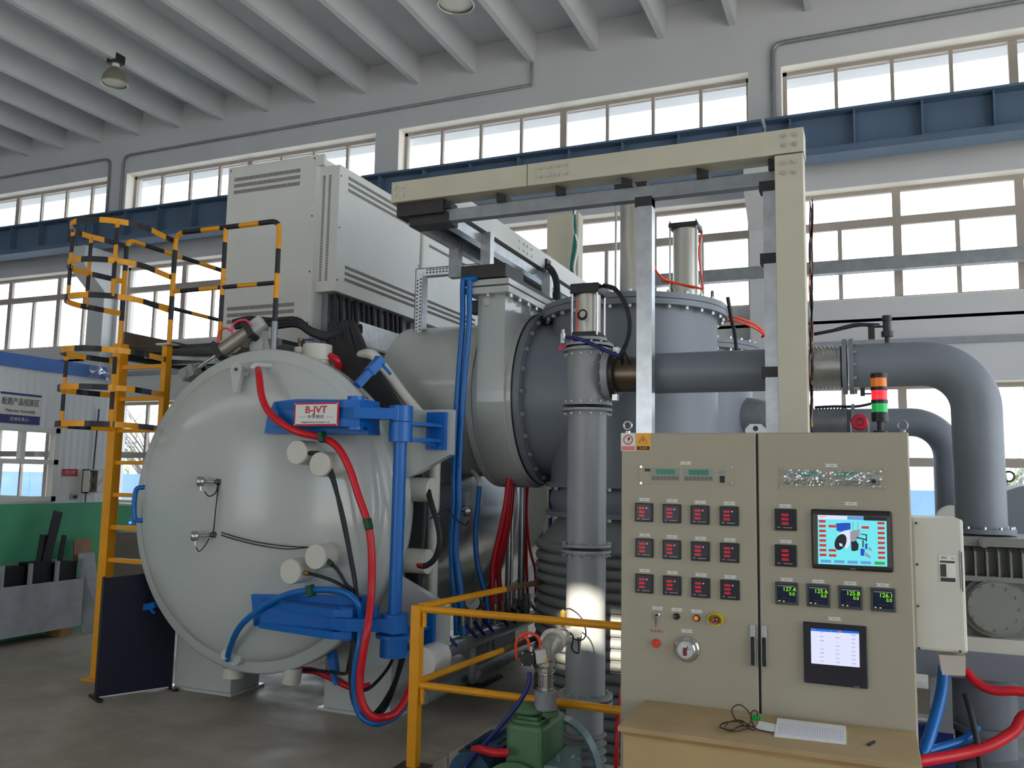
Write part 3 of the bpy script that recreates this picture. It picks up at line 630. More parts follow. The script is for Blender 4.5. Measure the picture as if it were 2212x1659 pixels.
bp_ = [PY(492, 1425, 4.80), PY(497, 1400, 4.74), PY(520, 1352, 4.6), PY(570, 1310, 4.56), PY(620, 1285, 4.55), PY(672, 1275, 4.55), PY(720, 1275, 4.55), PY(755, 1285, 4.55), PY(776, 1310, 4.56), PY(780, 1340, 4.6), PY(778, 1380, 4.56), PY(768, 1440, 4.55), PY(766, 1490, 4.55), PY(776, 1540, 4.55), PY(805, 1562, 4.56), PY(832, 1558, 4.62), PY(862, 1540, 4.72), PY(886, 1500, 4.85), PY(900, 1455, 5.0)]
hose('water_hose', bp_, .021, 'bluehose', 'blue water hose arching over the lower hinge and looping below')
m = thing('hose_fitting', 'grey pipe elbow where the red hose leaves the door', 'fitting', PY(558, 790, 4.75)); c = PY(560, 792, 4.72); part('elbow', MB().tube([c+V(.01, .12, .02), c+V(.005, 0, .012), c+V(0, -.05, .005), c+V(0, -.075, -.03)], .02, 10, 4), 'vessel', m)
for k, (x, y, Y, lab) in enumerate(((696, 944, 4.575, 'green hose clip on the red hose below the name plate'), (795, 1132, 4.575, 'green hose clip on the red hose at door mid height'), (671, 1276, 4.53, 'green hose clip on the blue hose above the lower hinge'))):
    c = PY(x, y, Y); m = MB(); m.obox(c, (1, 0, .3), (0, 1, 0), (-.3, 0, 1), (.017, .03, .036)); solo('hose_clip', m, 'clip', lab, 'clip', 'green hose clips on the door', bevel=.006)
BK = [([(664, 979, 4.6), (690, 980, 4.6), (706, 995, 4.6), (720, 1030, 4.62), (735, 1100, 4.64), (750, 1170, 4.66), (765, 1250, 4.66), (772, 1300, 4.64), (772, 1400, 4.6), (765, 1480, 4.6), (775, 1535, 4.62), (800, 1555, 4.66), (835, 1525, 4.85), (860, 1460, 5.0), (880, 1390, 5.1)], 'black power cable from the upper left electrode down behind the hoses', .013),
      ([(712, 1018, 4.62), (726, 1060, 4.63), (742, 1120, 4.65), (757, 1200, 4.66), (769, 1280, 4.66), (766, 1400, 4.63), (758, 1475, 4.65), (770, 1530, 4.66), (805, 1545, 4.72), (850, 1480, 4.95), (872, 1400, 5.1)], 'black power cable from the electrode nearest the red hose', .014),
      ([(706, 1210, 4.62), (728, 1230, 4.63), (748, 1262, 4.64), (766, 1290, 4.65), (763, 1400, 4.64), (756, 1470, 4.66), (770, 1490, 4.72), (800, 1485, 4.8), (840, 1440, 5.0), (860, 1390, 5.1)], 'black cable from the upper of the lower electrodes', .011),
      ([(650, 1236, 4.62), (680, 1242, 4.62), (720, 1255, 4.64), (752, 1275, 4.65), (768, 1300, 4.66), (762, 1380, 4.66), (752, 1440, 4.68), (745, 1455, 4.8), (700, 1450, 5.0), (655, 1448, 5.05)], 'black cable from the lowest electrode turning under the furnace', .011)]
for L, lab, r in BK: hose('power_cable', [PY(x, y, Y) for x, y, Y in L], r, 'rubber', lab, 'cable', 'black power cables on the door')
for (x, y, x2, y2, mt, lab) in ((664, 979, 688, 979, 'brass', 'brass sleeve on the cable of the upper left electrode'), (706, 1016, 716, 1030, 'clip', 'green sleeve on the cable beside the red hose'), (650, 1236, 668, 1239, 'brass', 'brass sleeve on the cable of the lowest electrode'), (704, 1207, 718, 1220, 'clip', 'green sleeve on the cable of the upper lower electrode')):
    solo('cable_sleeve', MB().cyl(PY(x, y, 4.617), PY(x2, y2, 4.617), .0165, n=10), mt, lab, 'sleeve')
hose('power_cable', [PY(650, 1447, 5.05), PY(680, 1450, 5.1), PY(710, 1462, 5.15), PY(760, 1485, 5.2), PY(800, 1480, 5.2)], .022, 'redhose', 'dark red cable under the furnace belly', 'cable')
# big black cable bundle from the tray over the shoulder
NTH = ['first', 'second', 'third', 'fourth', 'fifth', 'sixth', 'seventh', 'eighth', 'ninth', 'tenth', 'eleventh', 'twelfth']
def bundle():
    rnd = random.Random(3)
    for k in range(11):
        o = k*5.6-28; y0 = rnd.uniform(-4, 4)
        L = [PY(742+o*.9, 700+y0, 5.85), PY(748+o*1.2, 735+y0, 5.6), PY(760+o*1.3, 775, 5.42), PY(790+o*1.1, 815, 5.34), PY(826+o*.9, 860, 5.32), PY(864+o*.7, 915, 5.32), PY(890+o*.55, 985, 5.32), PY(905+o*.35, 1060, 5.33), PY(903+o*.4, 1140, 5.33), PY(895+o*.42, 1220, 5.33), PY(892+o*.4, 1290, 5.33), PY(893+o*.4, 1400, 5.33)]
        hose('power_cable', L, .024, 'rubber', 'thick black power cable over the furnace shoulder, '+NTH[k]+' from the left in the bundle', 'cable', 'black cable bundle over the furnace shoulder', 8, 4)
bundle()
for k in range(3):
    L = [PY(505+k*2, 695+k*6, 5.45), PY(540, 688+k*7, 5.45), PY(590, 692+k*7, 5.45), PY(640, 690+k*6, 5.45), PY(672, 712+k*4, 5.5), PY(710, 722+k*5, 5.6), PY(745, 712+k*6, 5.7), PY(780, 705+k*5, 5.85)]
    hose('power_cable', L, .022, 'rubber', ['black cable on the platform edge behind the railing foot, uppermost of three', 'black cable on the platform edge behind the railing foot, middle of three', 'black cable on the platform edge behind the railing foot, lowest of three'][k], 'cable', 'black cables along the platform edge', 8, 5)
hose('power_cable', [PY(925, 1060, 5.25), PY(932, 1090, 5.2), PY(945, 1130, 5.18), PY(950, 1170, 5.18), PY(940, 1205, 5.18), PY(920, 1222, 5.18), PY(905, 1221, 5.2)], .02, 'rubber', 'black cable looping between the two side electrode covers', 'cable')
solo('cable_sleeve', MB().cyl(PY(903, 1220, 5.2), PY(916, 1223, 5.18), .018, n=10), 'redhose', 'red sleeve at the lower side electrode cover', 'sleeve')
hose('water_hose', [PY(706, 768, 5.35), PY(718, 772, 5.3), PY(728, 780, 5.3), PY(732, 795, 5.35)], .03, 'redhose', 'short red hose bend beside the top port')
# ================================================================ HIGH-VACUUM PUMPING SYSTEM
# gate valve between furnace and pump tower
GV = thing('gate_valve', 'grey slab shaped vacuum gate valve with rounded bottom beside the furnace nozzle', 'valve', (-2.54, NY, 1.5))
def slab(x0, x1, r, ztop, yw, n=28):
    pts = [(x0, NY-yw, ztop), (x0, NY-yw, NZ)] if abs(yw-r) < 1e-6 else [(x0, NY-yw, ztop), (x0, NY-yw, NZ+.05)]
    pts += [(x0, NY-r*math.cos(a), NZ-r*math.sin(a)) for a in [PI*i/n for i in range(1, n)]] if abs(yw-r) < 1e-6 else [(x0, NY-r*math.cos(a), NZ-r*math.sin(a)) for a in [PI*i/n for i in range(0, n+1)]]
    pts += [(x0, NY+yw, NZ), (x0, NY+yw, ztop)]
    return MB().prism(pts[::-1], (x1-x0, 0, 0))
part('body', slab(-2.66, -2.44, .70, 2.98, .70), 'vessel', GV)
part('back_flange', MB().ring((-2.70, NY, NZ), (1, 0, 0), .6, .69, .04, 72), 'vessel', GV)
part('front_flange', MB().ring((-2.44, NY, NZ), (1, 0, 0), .6, .675, .045, 72), 'vessel', GV)
for z0, z1 in ((2.98, 3.03), (3.04, 3.085)): part('bonnet_flange', B((-2.73, NY-.78, z0), (-2.38, NY+.78, z1)), 'vessel', GV, bevel=.004)
part('lug', B((-2.6, NY-.735, 2.9), (-2.56, NY-.70, 2.96)), 'vessel', GV)
part('actuator_head', B((-2.76, NY-.8, 3.09), (-2.40, NY-.45, 3.19)), 'darksteel', GV, 'dark actuator head', .004)
part('actuator_rail', B((-2.72, NY-.45, 3.09), (-2.44, NY+.7, 3.15)), 'darksteel', GV)
m = MB()
for k in range(9): m.cyl((-2.40, NY-.7+k*.17, 2.98), (-2.40, NY-.7+k*.17, 2.955), .016, n=6)
m.bolts((-2.56, NY-.75, 2.98), (0, 0, -1), .0, 1, .016, .02); part('bonnet_bolts', m, 'bolt', GV)
for y in (NY-.3, NY, NY+.3): part('rib_plate', MB().prism([(-2.44, y-.01, 2.98), (-2.40, y-.01, 2.98), (-2.44, y-.01, 2.6)], (0, .02, 0)), 'vessel', GV)
m = MB(); c = PY(1032, 665, 5.75); m.box(c-V(.05, .05, .05), c+V(.03, .05, .05)); m.cyl(c+V(-.06, 0, -.02), c+V(.06, 0, -.02), .022, n=10); part('solenoid', m, 'black', GV, bevel=.008)
# main pump tower
TX, TY = -1.66, 6.3
def tower(x, y, lab, main):
    t = thing('diffusion_pump', lab, 'pump', (x, y, -1.3), 'oil diffusion pump towers')
    part('tank', MB().cyl((x, y, 1.62), (x, y, 2.9), .625, n=72), 'tank', t)
    part('top_flange', MB().ring((x, y, 2.86), (0, 0, 1), .6, .70, .04, 72), 'tank', t)
    m = MB().hard([(0, .70), (.04, .70), (.04, .66), (.06, .3), (.075, 0)], (x, y, 2.905), (0, 0, 1), 72); part('lid', m, 'tank', t)
    m = MB(); m.bolts((x, y, 2.945), (0, 0, 1), .665, 30, .016, .022); m.bolts((x, y, 2.86), (0, 0, -1), .665, 30, .016, .022); part('flange_bolts', m, 'bolt', t)
    part('cylinder_base', MB().cyl((x, y, 2.955), (x, y, 3.0), .26, n=32), 'darksteel', t)
    zt = 3.88 if main else 4.14; r = .11 if main else .125
    part('cylinder', MB().cyl((x, y, 3.0), (x, y, zt), r, n=32), 'alu', t); part('cylinder_cap', B((x-r-.02, y-r-.02, zt), (x+r+.02, y+r+.02, zt+.05)), 'darksteel', t, bevel=.01)
    for sx in (-1, 1):
        for sy in (-1, 1): part('tie_rod', MB().cyl((x+sx*(r+.005), y+sy*(r+.005), 3.0), (x+sx*(r+.005), y+sy*(r+.005), zt+.07), .009, n=8), 'steel', t)
    part('neck_flange', MB().hard([(0, .60), (0, .66), (.035, .66), (.035, .62), (.05, .6)], (x, y, 1.585), (0, 0, 1), 64), 'tank', t)
    part('neck', MB().lathe([(0, .60), (.08, .63), (.16, .62), (.2, .59)], (x, y, 1.40), (0, 0, 1), 64), 'tank', t)
    part('boiler_flange', MB().ring((x, y, 1.375), (0, 0, 1), .5, .66, .035, 64), 'tank', t)
    m = MB(); m.bolts((x, y, 1.585), (0, 0, -1), .64, 24, .016, .02); m.bolts((x, y, 1.375), (0, 0, -1), .64, 24, .016, .02); part('neck_bolts', m, 'bolt', t)
    part('boiler_body', MB().lathe([(0, .5), (.02, .69), (2.32, .69), (2.40, .69), (2.52, .60), (2.575, .58)], (x, y, -1.2), (0, 0, 1), 64), 'ribgrey', t)
    part('base_ring', MB().ring((x, y, -1.3), (0, 0, 1), .5, .75, .1, 48), 'ribgrey', t)
    coil = None
    for k in range(22 if main else 6):
        if coil is None: coil = part('cooling_coil', MB().torus((x, y, 1.16), (0, 0, 1), .70, .033, 64, 8), 'ribgrey', t)
        else: clone(coil, t, (0, 0, -.0785*k*.95))
    for a in ((-.9, -.3) if main else (.3,)):
        c = V(x+.66*math.cos(a), y+.66*math.sin(a), 2.95); part('lifting_eye', MB().torus(c+V(0, 0, .035), (1, 0, 0), .025, .009, 16, 6).cyl(c, c+V(0, 0, .02), .012, n=8), 'bronze', t)
    return t
T1 = tower(TX, TY, 'large dark grey vacuum pump tower with bolted flange, right of the gate valve', True)
m = MB(); m.hard([(0, .675), (.055, .675)], (-2.38, NY, NZ), (1, 0, 0), 72); part('inlet_flange', MB().ring((-2.385, NY, NZ), (1, 0, 0), .58, .672, .05, 72), 'tank', T1)
part('gasket', MB().ring((-2.396, NY, NZ), (1, 0, 0), .58, .678, .011, 72), 'black', T1, 'black gasket')
part('inlet_nozzle', MB().cyl((-2.35, NY, NZ), (TX, NY, NZ), .60, n=72), 'tank', T1)
part('inlet_bolts', MB().bolts((-2.335, NY, NZ), (1, 0, 0), .64, 24, .016, .024), 'bolt', T1)
T2 = tower(TX, 8.3, 'second grey vacuum pump tower mostly hidden behind the first', False)
part('side_elbow', MB().tube([(TX+.5, 8.2, 2.25), (TX+.75, 8.2, 2.2), (TX+.9, 8.2, 2.05), (TX+.92, 8.2, 1.8)], .2, 20), 'galvdull', T2)
# vertical bypass pipe with pneumatic angle valve
BX, BY = -1.675, 5.2
b = thing('bypass_pipe', 'tall light grey vertical vacuum pipe with bolted flanges in front of the tower', 'pipe', (BX, BY, -1.3))
part('upper_pipe', MB().cyl((BX, BY, 1.24), (BX, BY, 2.08), .124, n=40), 'pipegrey', b)
part('lower_pipe', MB().cyl((BX, BY, .3), (BX, BY, 1.2), .124, n=40), 'pipegrey', b)
part('valve_body', MB().hard([(0, .135), (.36, .135), (.36, .15)], (BX, BY, 2.13), (0, 0, 1), 40), 'pipegrey', b)
fb = MB()
for z, r in ((2.078, .16), (2.114, .16), (1.188, .155), (1.224, .155), (2.463, .165), (2.494, .165), (.275, .172), (.31, .172)):
    part('flange', MB().ring((BX, BY, z), (0, 0, 1), .1, r, .016, 40), 'pipegrey', b)
for z in (2.132, 1.242, 2.512, .33): fb.bolts((BX, BY, z), (0, 0, 1), .147, 14, .008, .01, both=.068 if z != .33 else 0)
part('flange_bolts', fb, 'bolt', b)
part('stub', MB().ring((BX, BY, 2.53), (0, 0, 1), .02, .125, .02, 32), 'pipegrey', b)
part('side_flange', MB().ring((BX+.13, BY, 2.31), (1, 0, 0), .1, .165, .04, 40), 'pipegrey', b); part('side_flange_bolts', MB().bolts((BX+.13, BY, 2.31), (-1, 0, 0), .15, 14, .008, .012), 'bolt', b)
part('corrugated_hose', MB().lathe([(-.0125*k, .12+.017*math.sin(k*PI/2)) for k in range(110)][::-1], (BX, BY, .1), (0, 0, 1), 32), 'ribgrey', b)
part('spool', MB().cyl((BX, BY, .09), (BX, BY, .285), .115, n=32), 'pipegrey', b)
pv = thing('pneumatic_actuator', 'silver pneumatic cylinder with black end caps on top of the bypass pipe', 'cylinder', (BX, BY, 2.55))
part('foot', B((BX-.09, BY-.09, 2.55), (BX+.09, BY+.09, 2.585)), 'black', pv, bevel=.006); part('barrel', MB().cyl((BX, BY, 2.58), (BX, BY, 2.835), .082, n=32), 'alu', pv)
part('cap', B((BX-.095, BY-.095, 2.835), (BX+.095, BY+.095, 2.9)), 'black', pv, bevel=.004)
for sx in (-1, 1):
    for sy in (-1, 1): part('tie_rod', MB().cyl((BX+sx*.083, BY+sy*.083, 2.56), (BX+sx*.083, BY+sy*.083, 2.84), .008, n=8), 'chrome', pv)
m = MB(); c = PY(1216, 732, 5.08); m.cyl(c+V(0, 0, -.03), c+V(0, 0, .035), .02, n=14); m.cyl(c+V(0, 0, .035), c+V(0, 0, .06), .012, n=10); solo('air_silencer', m, 'steel', 'small silver air fitting beside the pneumatic cylinder foot', 'fitting')
solo('air_tube', MB().tube(P3([(1212, 742), (1208, 754), (1218, 750), (1232, 738), (1242, 725)], 5.08), .006, 8), 'pinktube', 'pink air tube curled below the air fitting', 'tube')
solo('air_tube', MB().tube(P3([(1246, 646), (1247, 680), (1246, 715)], 5.08), .005, 8), 'orangetube', 'thin red air tube along the pneumatic cylinder', 'tube')
m = MB(); c = PY(1258, 680, 5.05); m.torus(c, (0, 1, 0), .03, .005); m.torus(c+V(.004, -.008, .003), (.2, 1, 0), .027, .005); solo('coiled_wire', m, 'black', 'small coil of black wire hanging on the pneumatic cylinder', 'wire')
solo('air_hose', MB().tube(P3([(1222, 728), (1250, 732), (1290, 748), (1322, 764), (1340, 770)], 5.04), .012, 10), 'darkblue', 'dark blue air hose crossing the valve top', 'hose')
solo('air_hose', MB().tube([PY(1305, 617, 5.2), PY(1330, 626, 5.1), PY(1352, 660, 5.08), PY(1361, 700, 5.08), PY(1356, 735, 5.08), PY(1345, 760, 5.06), PY(1338, 775, 5.08)], .016, 10), 'rubber', 'black hose arching from the tower to the valve flange', 'hose')
for s in (-1, 1): solo('air_hose', MB().tube([PY(1346, 756, 5.07), PY(1350+s*4, 770, 5.06), PY(1352+s*9, 786, 5.1)], .008, 8), 'rubber', ['short black hose tail at the valve flange, left of the pair', 'short black hose tail at the valve flange, right of the pair'][s > 0], 'hose')
# roughing manifold pipe running right to the roots pump
PR, PZc = .125, 2.31
rp_ = thing('roughing_pipe', 'thick grey horizontal vacuum pipe bending down to the roots pump at right', 'pipe', (-.4, BY, 1.4))
part('bronze_sleeve', MB().cyl((BX+.17, BY, PZc), (-1.3, BY, PZc), .112, n=36), 'bronze', rp_, 'bare bronze coloured pipe section'); part('sleeve_ring', MB().ring((BX+.172, BY, PZc), (1, 0, 0), .1, .15, .03, 36), 'darksteel', rp_)
part('clamp', MB().obox((BX+.2, BY-.02, PZc+.15), (1, 0, 0), (0, 1, 0), (0, 0, 1), (.018, .03, .02)).obox((BX+.2, BY-.05, PZc-.15), (1, 0, 0), (0, 1, 0), (0, 0, 1), (.016, .02, .02)), 'steel', rp_)
part('straight', MB().cyl((-1.3, BY, PZc), (-.5, BY, PZc), PR, n=40).cyl((-.5, BY, PZc), (-.34, BY, PZc), PR, n=40), 'tank', rp_)
bl = MB().lathe([(i*.011, .112+.02*(i % 2)) for i in range(19)], (-.34, BY, PZc+.005), (1, 0, 0), 40); part('bellows', bl, 'steel', rp_)
for x in (-.365, -.14, -.105): part('flange', MB().ring((x, BY, PZc+.006), (1, 0, 0), .1, .16, .024, 40), 'tank', rp_)
EX = .53; n = 12; er = .26
el = [(-.1, BY, PZc+.01)]+[(EX-er+er*math.sin(a), BY, PZc+.01-er+er*math.cos(a)) for a in [PI/2*i/n for i in range(n+1)]]+[(EX, BY, 1.42)]
part('elbow', MB().tube(el, PR, 40, smooth=False), 'tank', rp_)
part('end_flange', MB().ring((EX, BY, 1.40), (0, 0, 1), .1, .165, .025, 40), 'tank', rp_)
part('flange_bolts', MB().bolts((EX, BY, 1.425), (0, 0, 1), .15, 12, .009, .012).bolts((-.085, BY, PZc), (1, 0, 0), .146, 12, .008, .02), 'bolt', rp_)
pg = thing('pressure_gauge', 'small dark vacuum gauge standing on top of the thick right pipe', 'gauge', (.12, BY, PZc+.12)); g = PY(1917, 735, BY)
m = MB(); m.hard([(0, .014), (.05, .014), (.05, .032), (.08, .032), (.08, .022), (.14, .022), (.14, .026), (.17, .026)], (g.x, BY, PZc+.12), (0, 0, 1), 20); part('gauge_body', m, 'darksteel', pg)
m = MB(); m.box((g.x-.1, BY-.02, PZc+.16), (g.x-.065, BY+.02, PZc+.24)); m.cyl((g.x-.065, BY, PZc+.23), (g.x, BY, PZc+.23), .006, n=8); part('plug', m, 'darksteel', pg)
solo('gauge_cable', MB().tube(P3([(1758, 722), (1800, 714), (1850, 703), (1880, 702)], BY-.02), .01, 8), 'rubber', 'black cable running up to the vacuum gauge', 'cable')
solo('gauge_cable', MB().tube(P3([(1800, 712), (1845, 700), (1878, 700), (1900, 701)], BY), .006, 8), 'darkblue', 'thin blue cable beside the black gauge cable', 'cable')
# second (rear) pipe
r2 = thing('roughing_pipe', 'thinner looking grey pipe bend further back behind the signal tower', 'pipe', (.2, 8.3, 1.0)); z2 = 2.2; ex2 = .62
el = [(-1.1, 8.3, z2)]+[(ex2-.3+.3*math.sin(a), 8.3, z2-.3+.3*math.cos(a)) for a in [PI/2*i/n for i in range(n+1)]]+[(ex2, 8.3, .8)]
part('elbow', MB().tube(el, .125, 32, smooth=False), 'tank', r2); part('bellows', MB().lathe([(i*.014, .125+.02*(i % 2)) for i in range(23)], (-.5, 8.3, z2), (1, 0, 0), 32), 'galvdull', r2)
for x in (-.54, -.16): part('flange', MB().ring((x, 8.3, z2), (1, 0, 0), .1, .17, .03, 32), 'tank', r2)
pg = thing('pressure_gauge', 'tiny vacuum gauge on the rear pipe bend behind the signal tower', 'gauge', (.08, 8.3, z2+.12)); part('gauge_body', MB().hard([(0, .015), (.06, .015), (.06, .035), (.2, .03)], (.08, 8.3, z2+.12), (0, 0, 1), 14).box((-.08, 8.28, z2+.24), (-.04, 8.32, z2+.34)).cyl((-.06, 8.3, z2+.26), (.06, 8.3, z2+.26), .008, n=6), 'darksteel', pg)
solo('gauge_cable', MB().tube(P3([(1760, 880), (1800, 878), (1850, 878), (1882, 872)], 8.25), .014, 6), 'rubber', 'black cable above the rear pipe bellows', 'cable')
# roots pump at the right edge
RP = thing('roots_pump', 'grey finned roots vacuum pump with round end cover at the right edge', 'pump', (.75, 5.2, -1.3))
part('inlet_plate', B((.3, 4.93, 1.345), (1.4, 5.47, 1.39)), 'fin', RP, bevel=.004)
part('casing', B((.33, 4.99, .85), (1.4, 5.42, 1.345)), 'fin', RP, bevel=.03)
f0 = None
for k in range(14):
    x = .36+k*.052
    if f0 is None: f0 = part('cooling_fin', MB().prism([(x, 4.91, 1.20), (x, 4.91, 1.32), (x, 5.0, 1.345), (x, 5.0, 1.19)], (.009, 0, 0)), 'fin', RP); x0 = x
    else: clone(f0, RP, (x-x0, 0, 0))
part('fin_rail', B((.33, 4.9, 1.175), (1.4, 4.99, 1.20)), 'fin', RP)
cc = PY(2148, 1313, 4.88); cc.x = .545; part('end_cover', MB().hard([(0, .13), (.03, .13), (.03, .122), (.05, .122)], (cc.x, 4.93, cc.z), (0, -1, 0), 48), 'fin', RP); part('cover_drum', MB().cyl((cc.x, 4.93, cc.z), (cc.x, 5.1, cc.z), .15, n=40), 'fin', RP)
part('cover_bolts', MB().bolts((cc.x, 4.88, cc.z), (0, -1, 0), .109, 12, .008, .006), 'fin', RP)
part('round_plug', MB().cyl((PY(2125, 1168, 4.92).x, 4.925, 1.365), (PY(2125, 1168, 4.92).x, 4.9, 1.365), .024, n=16).cyl((PY(2125, 1168, 4.92).x, 4.9, 1.365), (PY(2125, 1168, 4.92).x, 4.894, 1.365), .013, n=12), 'fin', RP)
part('base_rail', B((.2, 4.9, .83), (1.5, 5.0, .9)), 'cream', RP); part('frame_beam', B((-.1, 4.88, .7), (1.5, 5.3, .83)), 'tank', RP)
part('outlet_pipe', MB().hard([(0, .15), (.25, .15), (.25, .18), (.28, .18), (.28, .14), (1.0, .14)], (.5, 5.1, .7), (0, 0, -1), 32), 'tank', RP)
for x in (.24, 1.0): part('stand_leg', B((x, 4.9, -1.3), (x+.1, 5.0, .7)), 'pipegrey', RP)
part('gear_case', B((.95, 4.9, .92), (1.4, 5.4, 1.18)), 'fin', RP, bevel=.02)
rb_ = thing('backing_pump', 'grey backing pump body low at the right edge below the roots pump', 'pump', (.55, 5.1, -1.3))
part('casing', B((.25, 4.75, -.2), (1.1, 5.3, .12)), 'greenpump', rb_, bevel=.05); part('dome', MB().lathe([(0, .3), (.1, .28), (.16, .2), (.18, 0)], (.6, 5.0, .12), (0, 0, 1), 28), 'pipegrey', rb_); part('base', B((.2, 4.7, -1.3), (1.2, 5.4, -.2)), 'pipegrey', rb_)
mo = thing('pump_motor', 'dark motor with white terminal box behind the desk end', 'motor', (.18, 5.0, -1.3)); part('housing', MB().cyl((.0, 5.0, .25), (.34, 5.0, .25), .2, n=28), 'darkblue', mo); part('terminal_box', B((.03, 4.78, .42), (.17, 4.9, .52)), 'white', mo, bevel=.01); part('stand', B((.0, 4.9, -1.3), (.3, 5.1, .06)), 'black', mo)
hose('cooling_hose', [PY(2040, 1440, 4.75), PY(2035, 1490, 4.72), PY(2022, 1545, 4.65), PY(2005, 1600, 4.55), PY(1990, 1640, 4.5)], .028, 'bluehose', 'thick blue cooling hose hanging behind the cabinet end')
hose('cooling_hose', [PY(2112, 1570, 4.7), PY(2090, 1595, 4.66), PY(2050, 1610, 4.6), PY(1990, 1628, 4.5)], .02, 'bluehose', 'thinner blue cooling hose low at the right edge')
hose('cooling_hose', [PY(2085, 1448, 4.75), PY(2110, 1475, 4.72), PY(2150, 1492, 4.7), PY(2230, 1499, 4.7), V(1.0, 4.75, .58), V(1.08, 4.9, .62)], .022, 'redhose', 'upper red cooling hose at the right edge')
hose('cooling_hose', [V(1.05, 4.9, .45), V(.95, 4.78, .47), PY(2230, 1545, 4.72), PY(2190, 1580, 4.68), PY(2140, 1610, 4.62), PY(2080, 1628, 4.56), PY(1985, 1645, 4.45)], .026, 'redhose', 'lower red cooling hose sweeping to the desk corner')
hose('motor_cable', [PY(2085, 1500, 4.72), PY(2098, 1545, 4.66), PY(2112, 1610, 4.6), PY(2120, 1680, 4.6)], .014, 'rubber', 'black motor cable hanging between the red hoses', 'cable')
# far machine, lamp and fan behind the right side
mo = thing('rear_machine', 'grey machine casing with lifting eye behind the right pipe', 'machine', (1.3, 7.2, 0)); part('casing', MB().prism([(.82, 6.9, 0), (2.2, 6.9, 0), (2.2, 6.9, 1.85), (.95, 6.9, 1.65), (.82, 6.9, 1.6)], (0, .8, 0)), 'tank', mo); part('lifting_eye', MB().torus((.9, 7.0, 1.72), (0, 1, 0), .035, .009, 16, 6), 'bronze', mo); part('top_box', B((1.05, 7.0, 1.7), (1.3, 7.3, 1.86)), 'black', mo)
fb_ = thing('blower_housing', 'cream ribbed round blower housing peeking above the cooling unit', 'blower', (.5, 6.6, 1.0)); c = PY(2055, 1125, 6.6); part('housing', MB().lathe([(i*.012, .1+.006*(i % 2)) for i in range(12)], (c.x, 6.6, c.z), (0, -1, 0), 28), 'cream', fb_); part('stand', B((c.x-.04, 6.55, 0), (c.x+.04, 6.65, c.z)), 'tank', fb_)
# red and orange air lines on the towers
solo('air_tube', MB().tube([PY(1413, 420, 5.3), PY(1409, 470, 5.5), PY(1409, 560, 5.7), PY(1425, 595, 5.8), PY(1450, 608, 5.9), PY(1500, 622, 6.0)], .008, 8), 'orangetube', 'red orange air tube dropping from the gantry to the tower lid', 'tube')
solo('air_tube', MB().tube([PY(1430, 607, 5.9), PY(1460, 612, 5.9), PY(1500, 620, 5.9), PY(1519, 625, 5.9)], .008, 8), 'orangetube', 'red orange air tube lying across the tower lid', 'tube')
solo('air_tube', MB().tube([PY(1517, 500, 8.05), PY(1510, 540, 8.05), PY(1514, 590, 8.05), PY(1519, 625, 8.05)], .009, 8), 'orangetube', 'red orange air tube hanging beside the rear cylinder', 'tube')
for k in range(2): solo('air_tube', MB().tube([PY(1556, 684+k*9, 7.3), PY(1590, 686+k*8, 7.3), PY(1625, 698+k*8, 7.4), PY(1650, 718+k*4, 7.5), PY(1646, 728, 7.55)], .01, 8), 'orangetube', ['upper red air tube bending to the rear tower flange', 'lower red air tube bending to the rear tower flange'][k], 'tube')
solo('air_hose', MB().tube([PY(1572, 642, 6.36), PY(1580, 690, 6.36), PY(1587, 720, 6.34), PY(1592, 770, 6.3)], .014, 8), 'rubber', 'black hose hanging from the tower flange down to the pipe', 'hose')
# ================================================================ GANTRY FRAME
GA = thing('cable_gantry', 'beige wireway gantry on galvanised posts spanning above the pumps', 'gantry', (-1.6, 5.0, 0))
part('front_wireway', B((-3.01, 4.9, 3.515), (-.31, 5.07, 3.66)), 'beige', GA, bevel=.003)
part('wireway_joint', B((-2.0, 4.8985, 3.515), (-1.996, 4.901, 3.66)), 'slot', GA)
part('front_rail', B((-2.75, 4.98, 3.37), (-.47, 5.05, 3.45)), 'galvdull', GA)
br = None
for x in (955, 1073, 1200, 1342, 1505, 1660):
    c = PY(x, 400, 4.95).x
    part('bracket', MB().prism([(c, 4.95, 3.45), (c+.07, 4.95, 3.45), (c+.07, 4.95, 3.49), (c, 4.95, 3.515)], (0, .1, 0)), 'darksteel', GA)
part('end_block', B((-2.98, 4.93, 3.42), (-2.62, 5.08, 3.515)), 'darksteel', GA)
part('corner_shoe', B((-2.9, 4.97, 3.36), (-2.6, 5.12, 3.43)), 'darksteel', GA)
part('right_post', B((-.47, 4.9, -.0), (-.315, 5.05, 3.515)), 'beige', GA, bevel=.003)
part('post_joint', B((-.471, 4.899, 3.508), (-.314, 5.051, 3.516)), 'slot', GA)
for x0, x1, z in ((-1.295, -1.2, 3.37), (-.545, -.475, 3.37)): part('galvanised_post', B((x0, 4.97, 0), (x1, 5.05, z)), 'galv', GA)
for x, zs in ((-1.25, (3.35,)), (-.51, (3.36, 2.93, 2.27))):
    for z in zs: part('weld_patch', B((x-.055, 4.965, z-.03), (x+.05, 5.055, z+.03)), 'darksteel', GA)
part('side_wireway', B((-2.95, 5.07, 3.5), (-2.65, 8.15, 3.65)), 'trafo', GA)
for x in (-2.95, -2.72): part('side_rail', B((x, 5.05, 3.385), (x+.07, 8.1, 3.46)), 'galv', GA)
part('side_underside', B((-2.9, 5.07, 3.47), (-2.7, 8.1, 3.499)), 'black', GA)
for y in (5.62, 6.9): part('hanger', B((-2.66, y, 3.16), (-2.58, y+.07, 3.47)), 'galv', GA); part('hanger', B((-2.95, y+.05, 3.16), (-2.87, y+.12, 3.47)), 'galvdull', GA)
